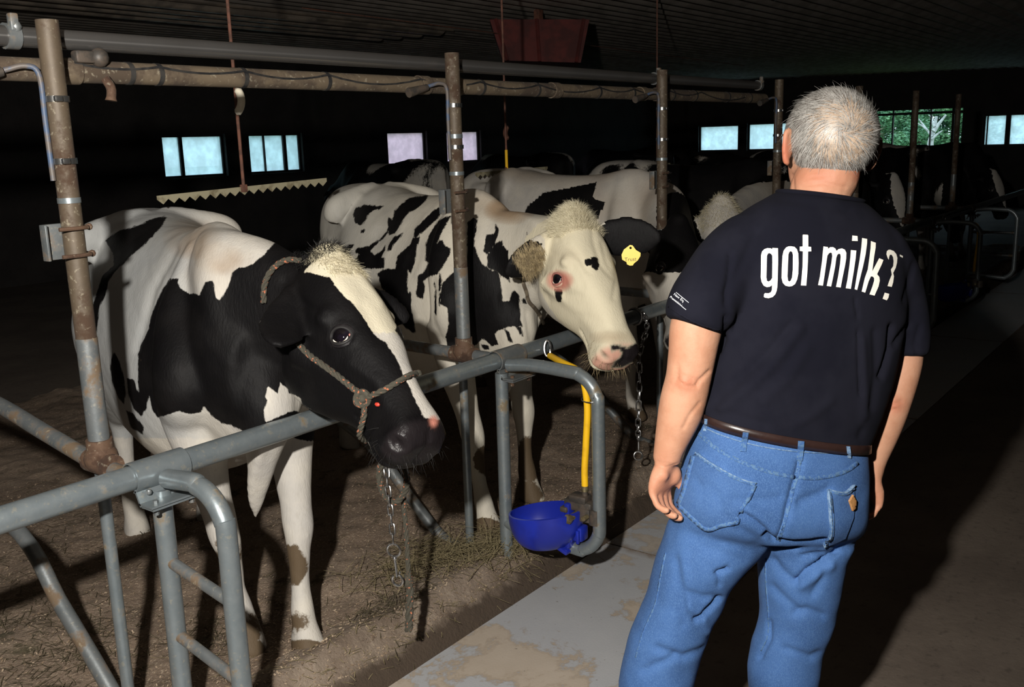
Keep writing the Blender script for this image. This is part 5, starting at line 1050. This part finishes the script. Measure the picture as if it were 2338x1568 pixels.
patch('side_seam', [ribbon_poly([(1520, 1262), (1508, 1320), (1496, 1380), (1470, 1440), (1452, 1500)], 2.5)], bvJ, .002, M['denim_seam'], jeans, 12)
patch('inseam', [ribbon_poly([(1748, 1275), (1750, 1340), (1755, 1400), (1753, 1450), (1738, 1485)], 2.5)], bvJ, .002, M['denim_seam'], jeans, 12)
patch('waistband_edge', [ribbon_poly([(1612, 978), (1650, 994), (1700, 1010), (1760, 1023), (1825, 1031), (1890, 1034), (1950, 1030)], 2.5)], bvJ, .003, M['denim_edge'], jeans, 10)
# belt follows the waist
wr = J[0]; wr2 = J[1]
def band_ring(r0, r1, add, hz, th): 
    V = []; F_ = []; n_ = 64
    for lvl, (z, g) in enumerate(((-hz, 0), (hz, 0), (hz, th), (-hz, th))):
        c = (r0[0]+r1[0])/2; a, b_ = (r0[3]+r1[3])/2+add+(th if g == 0 else 0), (r0[4]+r1[4])/2+add+(th if g == 0 else 0); up_ = nrm(r0[0]-r1[0])
        for k in range(n_):
            t = 2*math.pi*k/n_; ct, st = math.cos(t), math.sin(t); V.append(c+r0[1]*a*math.copysign(abs(ct)**(2/2.3), ct)+r0[2]*b_*math.copysign(abs(st)**(2/2.3), st)+up_*z)
    for l in range(4):
        for k in range(n_): F_.append((l*n_+k, l*n_+(k+1) % n_, ((l+1) % 4)*n_+(k+1) % n_, ((l+1) % 4)*n_+k))
    return V, F_
V, F = band_ring(J[0], J[1], .006, .0125, .004); V = np.array(V)+A(0, 0, .010); belt = surf('belt', V, F, M['belt'], person); bvB = bvh_of(V, F)
for q, wd in (([(464, 248), (456, 300), (446, 372)], 13), ([(826, 288), (822, 350), (813, 432)], 14), ([(1126, 312), (1134, 360), (1138, 415)], 9), ([(206, 160), (204, 200), (196, 238)], 8)):
    P = []; rp = ribbon_poly(cj(q), wd); bvX = bvB
    b = MB(); ctr = crom([(x, y, 0) for x, y in cj(q)], 8); V = []; 
    dep = []
    for x, y, _ in ctr:
        hs_ = [proj(q)[2] for q in (on(bvB, x, y), on(bvJ, x, y)) if q is not None]; dep.append(min(hs_) if hs_ else 1.97)
    dep = np.array(dep); dep = np.minimum(dep, np.convolve(np.pad(dep, 1, 'edge'), [.33, .34, .33], 'valid'))-.0045
    for (x, y, _), dp in zip(ctr, dep):
        p = D(x, y, dp); w_ = nrm(ROT @ A(1, -.1, 0))*wd/2*2.0/FOC; back_ = nrm(ray(x, y))*.004; V += [p-w_, p+w_, p+w_+back_, p-w_+back_]
    Fq = []
    for i in range(len(ctr)-1):
        for k in range(4): Fq.append((i*4+k, i*4+(k+1) % 4, (i+1)*4+(k+1) % 4, (i+1)*4+k))
    Fq += [(0, 3, 2, 1), tuple((len(ctr)-1)*4+k for k in range(4))]; link('belt_loop', mesh_from('belt_loop', V, Fq, False), M['denim_edge'] if wd < 10 else M['denim_seam'], jeans)
# boots
for an in (A(1.80, .98, .10), A(2.13, .76, .10)):
    ff = A(math.cos(.68), math.sin(.68), 0); b = MB(); rr = A(ff[1], -ff[0], 0)
    Vb, Fb = loft([(an+ff*x+A(0, 0, z-.10), rr, A(0, 0, 1), a, b_, 2.5, 0) for x, z, a, b_ in ((-.075, .05, .030, .045), (-.05, .055, .040, .055), (.0, .06, .044, .058), (.06, .05, .046, .045), (.12, .04, .050, .038), (.17, .034, .044, .032), (.195, .03, .02, .02))], 20, 20)
    V2, F2 = loft([(an+A(0, 0, z), rr, ff, a, a*1.15, 2, 0) for z, a in ((-.07, .042), (0, .043), (.08, .044))], 20, 6); V3, F3, E3 = vox([(Vb, Fb), (V2, F2)], .008, 4); surf('boot', V3, F3, M['boot'], person)
# shirt
dS = 2.06
T_ = [up_ring(1798, 436, 1948, 460, dS+.005, .070), up_ring(1768, 452, 1968, 474, dS, .082), up_ring(1712, 484, 2000, 502, dS, .098), up_ring(1668, 528, 2036, 548, dS, .116), up_ring(1650, 600, 2052, 622, dS, .128), up_ring(1648, 700, 2046, 732, dS+.005, .130), up_ring(1640, 790, 2028, 832, dS+.01, .125),
      up_ring(1624, 868, 2004, 915, dS+.015, .120), up_ring(1606, 925, 1980, 980, dS+.02, .117), up_ring(1599, 950, 1970, 1005, dS+.022, .116), up_ring(1600, 962, 1968, 1017, dS+.022, .114)]
S = [loft(T_, 48, 40)]
def sleeve(rows):
    R = []
    for i, (x, y, d, a, b_) in enumerate(rows):
        c = D(x, y, d); j = min(i+1, len(rows)-1); k = max(i-1, 0); t = nrm(D(*rows[j][:3])-D(*rows[k][:3])); u = nrm(np.cross(t, ROT @ A(0, 0, 1))); v = np.cross(t, u); R.append((c, u, v, a, b_, 2.2, 0))
    return loft(R, 36, 26)
S.append(sleeve([(1745, 530, 2.06, .05, .06), (1706, 555, 2.04, .064, .075), (1662, 600, 2.02, .070, .082), (1624, 660, 2.0, .071, .080), (1595, 710, 1.98, .068, .074), (1586, 738, 1.98, .063, .068), (1584, 744, 1.98, .0625, .067)]))
S.append(sleeve([(1968, 535, 2.08, .05, .06), (2000, 570, 2.09, .058, .072), (2028, 625, 2.11, .062, .076), (2052, 695, 2.13, .057, .072), (2066, 760, 2.13, .050, .064), (2068, 805, 2.13, .0445, .058), (2068, 812, 2.13, .044, .057)]))
V, F, E = vox(S, .0065, 9)
ck = lambda pts: sc_(pts, 1400, 700, .3827); cs = lambda pts: sc_(pts, 1400, 150, .3827)
st_ = [(ck(p), w, g) for p, w, g in (([(1110, 130), (960, 330), (820, 470), (650, 610)], 13, .007), ([(1060, 100), (900, 300), (720, 460)], 10, -.005), ([(1150, 250), (1050, 420), (900, 560)], 14, .004), ([(700, 200), (640, 330), (580, 470), (550, 600)], 12, .005), ([(1460, 150), (1462, 330), (1475, 520)], 4, -.006),
        ([(1480, 200), (1500, 500), (1495, 700)], 10, .005), ([(1560, 150), (1570, 400), (1540, 600)], 9, -.005), ([(1660, 120), (1650, 250), (1600, 420)], 6, -.012), ([(1760, 110), (1700, 190), (1680, 230)], 5, -.007), ([(1830, 120), (1800, 230), (1810, 280)], 6, -.005), ([(670, 60), (665, 180), (640, 260)], 6, -.010),
        ([(700, 30), (690, 160)], 10, .005), ([(560, 640), (700, 640), (900, 700)], 10, -.004), ([(600, 560), (560, 620)], 8, .004), ([(1300, 560), (1200, 640), (1100, 700)], 10, .003), ([(1500, 690), (1470, 770)], 8, -.004))]
st_ += [(cs(p), w, g) for p, w, g in (([(860, 1000), (760, 1200), (680, 1350)], 12, -.005), ([(700, 1130), (690, 1250), (670, 1420)], 7, -.007), ([(1440, 1390), (1455, 1500)], 4, -.004), ([(1800, 1180), (1770, 1300), (1740, 1400)], 6, -.005), ([(1000, 800), (1200, 830), (1400, 860)], 10, -.002))]
V = relief(V, F, E, st_); N = normals(V, F); V = V+N*(vnoise(V*6, 41)*.003+vnoise(V*15, 42)*.0012)[:, None]
shirt = surf('t_shirt', V, F, M['shirt'], person); bvS = bvh_of(V, F)
LT = {'g': [[(330, 345), (395, 348), (397, 500), (392, 700), (388, 800), (380, 850), (365, 890), (335, 923), (285, 938), (245, 932), (230, 922), (232, 895), (242, 878), (285, 880), (312, 868), (325, 840), (327, 783), (300, 802), (265, 808), (228, 790), (203, 745), (193, 690), (195, 600), (197, 430), (208, 388), (235, 360), (272, 347), (312, 350), (328, 362)], [(292, 405), (315, 415), (328, 435), (330, 500), (327, 700), (310, 727), (285, 743), (266, 732), (259, 690), (262, 580), (266, 440), (276, 414)]],
      'o': [[(545, 325), (590, 332), (618, 360), (634, 410), (638, 520), (634, 650), (622, 715), (597, 770), (562, 795), (525, 800), (482, 790), (452, 757), (438, 700), (440, 600), (448, 440), (462, 378), (490, 340), (518, 327)], [(546, 383), (564, 394), (571, 430), (570, 600), (561, 695), (546, 730), (530, 743), (514, 731), (507, 680), (512, 550), (518, 420), (530, 391)]],
      't': [[(690, 188), (746, 190), (752, 200), (752, 330), (786, 333), (788, 385), (750, 387), (748, 500), (740, 650), (728, 790), (665, 787), (675, 690), (685, 560), (688, 385), (652, 380), (652, 330), (686, 328), (686, 196)]],
      'm': [[(932, 327), (985, 335), (985, 356), (1010, 336), (1045, 335), (1072, 352), (1085, 380), (1110, 358), (1150, 350), (1184, 365), (1202, 402), (1200, 470), (1185, 560), (1160, 680), (1135, 812), (1080, 805), (1105, 680), (1128, 530), (1135, 450), (1131, 420), (1115, 412), (1096, 424), (1083, 460), (1070, 560), (1045, 690), (1022, 800), (970, 793), (1000, 650), (1025, 520), (1035, 440), (1030, 406), (1015, 398), (995, 410), (978, 435), (965, 520), (945, 660), (925, 790), (868, 783), (890, 680), (915, 500), (925, 390)]],
      'i': [[(1255, 370), (1320, 376), (1312, 470), (1290, 620), (1255, 828), (1195, 820), (1215, 720), (1238, 560), (1250, 450)]], 'i_dot': [[(1272, 198), (1334, 205), (1337, 264), (1268, 262)]],
      'l': [[(1388, 228), (1448, 240), (1447, 290), (1430, 420), (1400, 560), (1330, 842), (1300, 832), (1330, 650), (1360, 480), (1380, 330)]],
      'k': [[(1492, 264), (1550, 285), (1548, 340), (1530, 450), (1508, 622), (1590, 466), (1640, 487), (1620, 540), (1565, 655), (1592, 688), (1597, 730), (1582, 800), (1535, 908), (1475, 893), (1510, 800), (1530, 730), (1530, 700), (1512, 682), (1492, 681), (1465, 740), (1425, 873), (1383, 860), (1420, 700), (1455, 600), (1475, 460), (1488, 350)]],
      'question_mark': [[(1720, 366), (1762, 382), (1792, 418), (1805, 465), (1800, 520), (1785, 580), (1755, 640), (1764, 680), (1755, 750), (1738, 805), (1688, 795), (1710, 730), (1738, 660), (1728, 600), (1755, 560), (1760, 500), (1753, 452), (1735, 425), (1717, 426), (1708, 450), (1703, 485), (1690, 465), (1675, 420), (1680, 385), (1698, 368)]],
      'question_dot': [[(1655, 873), (1708, 887), (1700, 930), (1680, 964), (1630, 945)]], 'mark': [[(1832, 422), (1870, 440), (1868, 462), (1835, 445)]]}
for k_, pl_ in LT.items(): patch('letter_' + k_ if len(k_) == 1 else ('printed_' + k_ if k_ != 'i_dot' else 'printed_dot'), [sc_(p, 1700, 500, .19247) for p in pl_], bvS, .0016, M['print'], shirt, 6, False)
cr = up_ring(1795, 437, 1949, 462, dS+.005, .074); b = MB(); b.tube([cr[0]+cr[1]*cr[3]*math.cos(a)+cr[2]*cr[4]*math.sin(a) for a in np.linspace(0, 2*math.pi, 49)[:-1]], .0065, 10, closed=True, ecc=.8); b.build('collar_band', M['shirt'], shirt)
patch('sleeve_hem', [ribbon_poly([(1527, 700), (1560, 722), (1600, 742), (1642, 754)], 4)], bvS, .0012, M['shirt'], shirt, 8)
M['label_ink'] = simple('pale_print', (.55, .57, .60), None, 10, .7, 0, 0)
for q in (((1545, 668), (1573, 691)), ((1536, 682), (1567, 707))): patch('label_border', [ribbon_poly([q[0], ((q[0][0]+q[1][0])/2, (q[0][1]+q[1][1])/2), q[1]], 1.2)], bvS, .0016, M['label_ink'], shirt, 9, False)
pc = on(bvS, 1555, 688, .003); lu = nrm(ROT @ A(.80, -.60, -.05)); lv = nrm(ROT @ A(.60, .80, .1)); lw = np.cross(lu, lv)
if pc is not None:
    text_on('sleeve_writing', 'New England', .0072, M['label_ink'], shirt, pc+lv*.004+lw*.002, lu, lv, lw, .0002); text_on('sleeve_writing', 'Promotion Board', .0062, M['label_ink'], shirt, pc-lv*.005+lw*.002, lu, lv, lw, .0002)
# skin: head, neck, arms and hands as one surface
fa = math.radians(44); hf = A(math.cos(fa), math.sin(fa), 0); hr0 = A(hf[1], -hf[0], 0); hu = nrm(A(0, 0, 1)+hr0*.10-hf*.02); hr = nrm(np.cross(hf, hu)); hf = nrm(np.cross(hu, hr)); HC = D(1894, 322, 2.06)
HP = lambda r_, f_, u_: HC+hr*r_+hf*f_+hu*u_
S = []; HB = np.array([hr, hf, hu]).T
b = MB(); b.ball(HP(0, -.004, .012), 1, 32, (.080, .098, .090), HB); S.append((b.V, b.F))
S.append(loft([(HP(0, f_, u_), hr, hf, a, b_, e, 0) for f_, u_, a, b_, e in ((.01, .03, .074, .088, 2.2), (.018, -.01, .073, .085, 2.3), (.026, -.045, .068, .074, 2.3), (.038, -.08, .058, .060, 2.3), (.052, -.108, .042, .042, 2.2), (.058, -.122, .026, .026, 2))], 32, 20))
S.append(limb([HP(0, -.015, -.03), HP(0, -.028, -.075), D(1876, 425, 2.06), D(1872, 462, 2.06), D(1868, 510, 2.07)], [.060, .060, .0645, .062, .05]))
S.append(limb([HP(0, .085, .012), HP(0, .104, -.022), HP(0, .092, -.036)], [.010, .014, .012], 12)); b = MB(); b.ball(HP(0, .100, -.115), .020, 12); S.append((b.V, b.F))
b = MB(); b.ball(HP(0, .083, -.062), .022, 12, (1.3, .7, .6), HB); S.append((b.V, b.F)); b = MB(); b.ball(HP(0, .078, .022), .02, 12, (2.8, .8, .6), HB); S.append((b.V, b.F))
for sd in (1, -1):                                       # ears: bowl and rim
    ec = HP(sd*.084, -.004, -.020); eo = nrm(hr*sd*.8-hf*.42); ef = nrm(np.cross(hu, eo))
    P = [ec+eo*o_+hu*u_ for o_, u_ in ((.004, .026), (.018, .036), (.026, .026), (.027, .008), (.022, -.012), (.013, -.030), (.003, -.032))]
    S.append(limb(P, [.0065, .0065, .0065, .006, .006, .0075, .006], 10)); b = MB(); b.ball(ec+eo*.010+hu*.002, 1, 16, (.017, .0065, .031), np.array([eo, np.cross(hu, eo), hu]).T); S.append((b.V, b.F))
armL = [(1660, 600, 2.02, .045), (1612, 680, 1.995, .052), (1590, 745, 1.985, .054), (1581, 805, 1.99, .050), (1572, 862, 2.0, .0475), (1562, 905, 2.01, .0485), (1552, 945, 2.02, .0465), (1538, 990, 2.03, .039), (1526, 1030, 2.035, .0315), (1522, 1052, 2.04, .0295)]
armR = [(2025, 640, 2.11, .042), (2056, 740, 2.13, .047), (2062, 812, 2.13, .043), (2054, 862, 2.135, .041), (2038, 915, 2.14, .0405), (2024, 955, 2.15, .0405), (2010, 1000, 2.16, .036), (1996, 1050, 2.17, .028), (1988, 1086, 2.17, .0255)]
for a_ in (armL, armR): S.append(limb([D(x, y, d) for x, y, d, r in a_], [r for *_, r in a_], 24))
for (x, y, d, q) in ((1566, 868, 1.965, 1), (2038, 918, 2.112, 1)): b = MB(); b.ball(D(x, y, d+.004), .020, 12, (1, 1, 1.4)); S.append((b.V, b.F))
def hand(w, e, across, nrm_, k=1.0):
    """wrist w, knuckle row centre e, across = little finger to index, nrm_ = palm side"""
    p = nrm(e-w); q = nrm(across-p*(across@p)); n_ = nrm(np.cross(p, q)); n_ = n_ if n_@nrm_ > 0 else -n_; L_ = np.linalg.norm(e-w); out = []
    out.append(loft([(w-p*.015, q, n_, .027*k, .020*k, 2.2, 0), (w+p*L_*.15, q, n_, .030*k, .019*k, 2.3, 0), (w+p*L_*.45, q, n_, .038*k, .019*k, 2.5, 0), (w+p*L_*.8, q, n_, .041*k, .0165*k, 2.6, 0), (e, q, n_, .040*k, .013*k, 2.6, 0), (e+p*.006, q, n_, .037*k, .010*k, 2.4, 0)], 26, 16))
    b = MB(); b.ball(w+p*L_*.45+q*.022*k+n_*.010*k, .020*k, 12, (1, 1, 1.2)); out.append((b.V, b.F)); b = MB(); b.ball(w+p*L_*.40-q*.020*k+n_*.008*k, .016*k, 12); out.append((b.V, b.F))
    for i, (ln, r) in enumerate(((.062, .0083), (.078, .0092), (.084, .0096), (.076, .0096))):
        root_ = e+q*(-.031+.0208*i)*k-p*.012; cur = root_; ang = 0; P = [root_, root_+p*.014]; R = [r*1.05*k, r*1.05*k]; cur = P[-1]
        for seg, bend in ((.46, 26+5*(3-i)), (.31, 36), (.23, 28)):
            ang += math.radians(bend); d_ = p*math.cos(ang)+n_*math.sin(ang)-q*.05*(1.5-i)*0; m_ = cur+d_*ln*k*seg*.5; cur = cur+d_*ln*k*seg; P += [m_, cur]; R += [r*.93*k, r*.95*k]
        R[-1] = r*.72*k; out.append(limb(P, R, 12, 22))
    t0 = w+p*L_*.28+q*.024*k+n_*.006*k; P = [t0, t0+(p*.75+q*.55+n_*.35)*.030*k, t0+(p*.95+q*.62+n_*.55)*.052*k, t0+(p*1.25+q*.6+n_*.75)*.072*k]; out.append(limb(P, [.0145*k, .0125*k, .0105*k, .008*k], 12, 14))
    return out
wL, eL = D(1522, 1052, 2.04), D(1506, 1118, 2.05); S += hand(wL, eL, ROT @ A(.62, 0, -.75), ROT @ A(.75, -.1, .6), 1.0)
wR, eR = D(1988, 1088, 2.17), D(1987, 1142, 2.18); S += hand(wR, eR, ROT @ A(-.35, 0, -.92), ROT @ A(-.9, 0, .3), .95)
V, F, E = vox(S, .0042, 4); N = normals(V, F)
am = lambda pts: sc_(pts, 1440, 640, .2805)
sk_ = [(am(p), w, g) for p, w, g in (([(365, 770), (440, 790), (545, 850)], 2.2, -.0022), ([(375, 800), (440, 855), (520, 860)], 2.2, -.0022), ([(370, 740), (420, 765), (540, 810)], 2.2, -.0018), ([(540, 860), (555, 820), (640, 740)], 4, -.004), ([(380, 700), (370, 800)], 6, -.003), ([(560, 1000), (480, 1100), (430, 1200)], 4, -.0025))]
sk_ += [([(1495, 1062), (1520, 1066), (1548, 1058)], 2.2, -.0022), ([(1500, 1056), (1530, 1058)], 2, -.0015), ([(2000, 928), (2030, 926), (2060, 915)], 2.5, -.0022), ([(2010, 938), (2045, 934)], 2.5, -.0018), ([(1975, 1090), (1998, 1088)], 2.5, -.0018), ([(1830, 425), (1880, 418), (1930, 428)], 3, -.002), ([(1822, 436), (1870, 436)], 3, -.0015), ([(1850, 405), (1900, 400)], 3, -.0015), ([(1809, 400), (1812, 432)], 4, -.003)]
V = crease(V, N, sk_); Q = proj(V)[:, :2]; hd = (V-HC) @ HB
bl = lambda c, r: np.clip(1-np.linalg.norm((Q-A(*c))/A(*r), axis=1), 0, 1)
red = np.clip(bl((1568, 872), (46, 36))*.6+bl((1520, 1110), (70, 90))*.45+bl((1870, 405), (90, 40))*.6+bl((1789, 350), (22, 60))*1.3+bl((1970, 390), (30, 40))*1.3+bl((2040, 925), (40, 30))*.7+bl((1985, 1140), (50, 70))*.5, 0, .9)
ey = []
for sd in (1, -1): d_ = np.linalg.norm((hd-A(sd*.032, .088, -.002)), axis=1); V = V-normals(V, F)*(.006*np.exp(-(d_/.014)**2))[:, None]
V = V-N*(.003*np.exp(-((hd[:, 2]+.064)/.003)**2)*(abs(hd[:, 0]) < .024)*(hd[:, 1] > .06))[:, None]
body = surf('body', V, F, M['skin'], person, {'red': red}); bvP = bvh_of(V, F)
M['sclera'] = simple('eye_sclera', (.7, .68, .64), None, 10, .2); M['iris'] = simple('grey_blue_iris', (.08, .12, .16), None, 10, .1)
for sd in (1, -1):
    c = HP(sd*.032, .078, -.002); b = MB(); b.ball(c, .0115, 16); e_ = b.build('eye', M['sclera'], body); b = MB(); b.ball(c+hf*.0075, .0055, 12); b.build('iris', M['iris'], e_)
# short grey hair
def hair_mat(name, base_, k=1.0):
    t = NT(name); v = t.coord(); c = t.mix(t.ramp(t.noise(28 if not base_ else 240, 4, .6, v), .3, .7), tuple(x*k for x in (.17, .16, .145)), tuple(x*k for x in (.38, .365, .34)))
    if base_: c = t.mix(t.attr('thin'), c, (.36, .22, .145))
    t.base(c); t.set(Roughness=.42); t.b.inputs['Specular IOR Level'].default_value = .5; return t.m
M['hair'] = hair_mat('grey_hair', False); M['hair_base'] = hair_mat('grey_hair_cap', True, .75); M['hair_dark'] = simple('darker_grey_hair', (.12, .10, .085), (.08, .065, .055), 60, .45); M['hair_light'] = simple('white_hair_strand', (.40, .385, .36), (.28, .27, .25), 60, .4); M['hair_tan'] = simple('thin_sandy_hair', (.42, .31, .22), (.32, .23, .16), 60, .5)
AX = A(.087, .104, .094); AC = A(0, -.004, .012)
def on_skull(d): return HC+HB @ (AC+d*AX)
def hairy(d):                                            # which directions carry hair
    r_, f_, u_ = d; 
    if f_ > .55 and u_ < .62: return False
    low = -.62 if f_ < -.35 else (-.62+(f_+.35)*.85)
    if abs(r_) > .8 and f_ > -.22 and u_ < -.02: return False
    return u_ > low
whorl = nrm(HB.T @ (on(bvP, 1922, 300, 0, 2.0)-HC)-AC); whorl = nrm(whorl/AX*.1)
rs = np.random.RandomState(77)
GV = []; GF = []; idx = {}; nu, nv = 90, 60; G = []
for i in range(nv+1):
    for j in range(nu):
        th = math.pi*i/nv; ph = 2*math.pi*j/nu; d = A(math.sin(th)*math.cos(ph), math.sin(th)*math.sin(ph), math.cos(th)); G.append(d)
G = np.array(G); msk = np.array([hairy(d) for d in G]); tk = .0022+.0012*vnoise(G*6, 51)+.0006*vnoise(G*17, 52); P = HC+(AC+G*AX) @ HB.T + (G @ HB.T)*(tk*np.where(msk, 1, 0)-np.where(msk, 0, .012))[:, None]
for i in range(nv):
    for j in range(nu):
        q = (i*nu+j, (i+1)*nu+j, (i+1)*nu+(j+1) % nu, i*nu+(j+1) % nu)
        if sum(msk[k] for k in q) >= 2: GF.append(q)
Qg = proj(P)[:, :2]; thin = np.clip(1.15-np.linalg.norm((Qg-A(1905, 290))/A(62, 70), axis=1), 0, 1)*.85*(((G @ HB.T) @ nrm(EYE-HC)) > 0)
cap = surf('hair', P, GF, M['hair_base'], person, {'thin': thin})
def nr2(a): return a/(np.linalg.norm(a, axis=1)[:, None]+1e-9)
def strands(name, m, n, L0, L1, w, lift, cond=None, seed=1, wild=.55):
    rs = np.random.RandomState(seed); ds = []
    while len(ds) < n:
        d = nrm(rs.randn(3))
        if hairy(d) and (cond is None or cond(d, rs)): ds.append(d)
    dd = np.array(ds); d0 = dd.copy(); L_ = rs.uniform(L0, L1, (n, 1)); steps = 6; jit = rs.randn(n, 3)*.35; h0 = rs.uniform(.0, .0065, (n, 1)); rows = []
    clump = np.stack([np.sin(9*d0[:, 0]+4*d0[:, 2]), np.sin(8*d0[:, 1]+5*d0[:, 0]), np.sin(10*d0[:, 2]+3*d0[:, 0])], 1)*.22
    for s_ in range(steps+1):
        t = s_/steps; p = HC+(AC+dd*AX) @ HB.T+(dd @ HB.T)*(.001+h0+lift*t)
        dw = dd-whorl; tang = nr2(dw-dd*(dw*dd).sum(1)[:, None])+A(0, 0, -.9)*(1-np.maximum(0, dd[:, 2:3]))*.6+np.cross(dd, nr2(dw+1e-6))*1.2*np.exp(-np.linalg.norm(dw, axis=1)*1.4)[:, None]+jit*wild+clump
        tang = nr2(tang-dd*(tang*dd).sum(1)[:, None]); sd_ = nr2(np.cross(dd, tang) @ HB.T)*w*(1-.75*t**2); rows += [p-sd_, p+sd_]; dd = nr2(dd+tang*L_/steps/.095)
    V = np.stack(rows, 1).reshape(-1, 3); k = np.arange(n)[:, None]*(2*steps+2); F = np.concatenate([np.stack([k[:, 0]+2*q, k[:, 0]+2*q+1, k[:, 0]+2*q+3, k[:, 0]+2*q+2], 1) for q in range(steps)])
    return link(name, mesh_from(name, V, F), m, cap)
cw_ = lambda d, r: True
strands('hair_strands', M['hair'], 15000, .018, .042, .00050, .001, cw_, 1); strands('hair_strands', M['hair_light'], 9000, .02, .042, .00045, .0025, lambda d, r: r.rand() < .25+.75*np.linalg.norm(d-whorl)/1.3, 2)
strands('hair_strands', M['hair_dark'], 7000, .016, .036, .0005, .001, cw_, 3); strands('hair_strands', M['hair_tan'], 3200, .014, .034, .0005, .002, lambda d, r: np.linalg.norm(d-whorl) < .30+.35*r.rand(), 4); strands('whorl_strands', M['hair'], 2600, .012, .026, .0005, .001, lambda d, r: np.linalg.norm(d-whorl) < .5, 8, 2.6); strands('whorl_strands', M['hair_dark'], 1800, .012, .026, .0005, .0005, lambda d, r: np.linalg.norm(d-whorl) < .6, 9, 2.6); strands('flyaway_strands', M['hair_light'], 240, .03, .05, .0004, .014, cw_, 5)
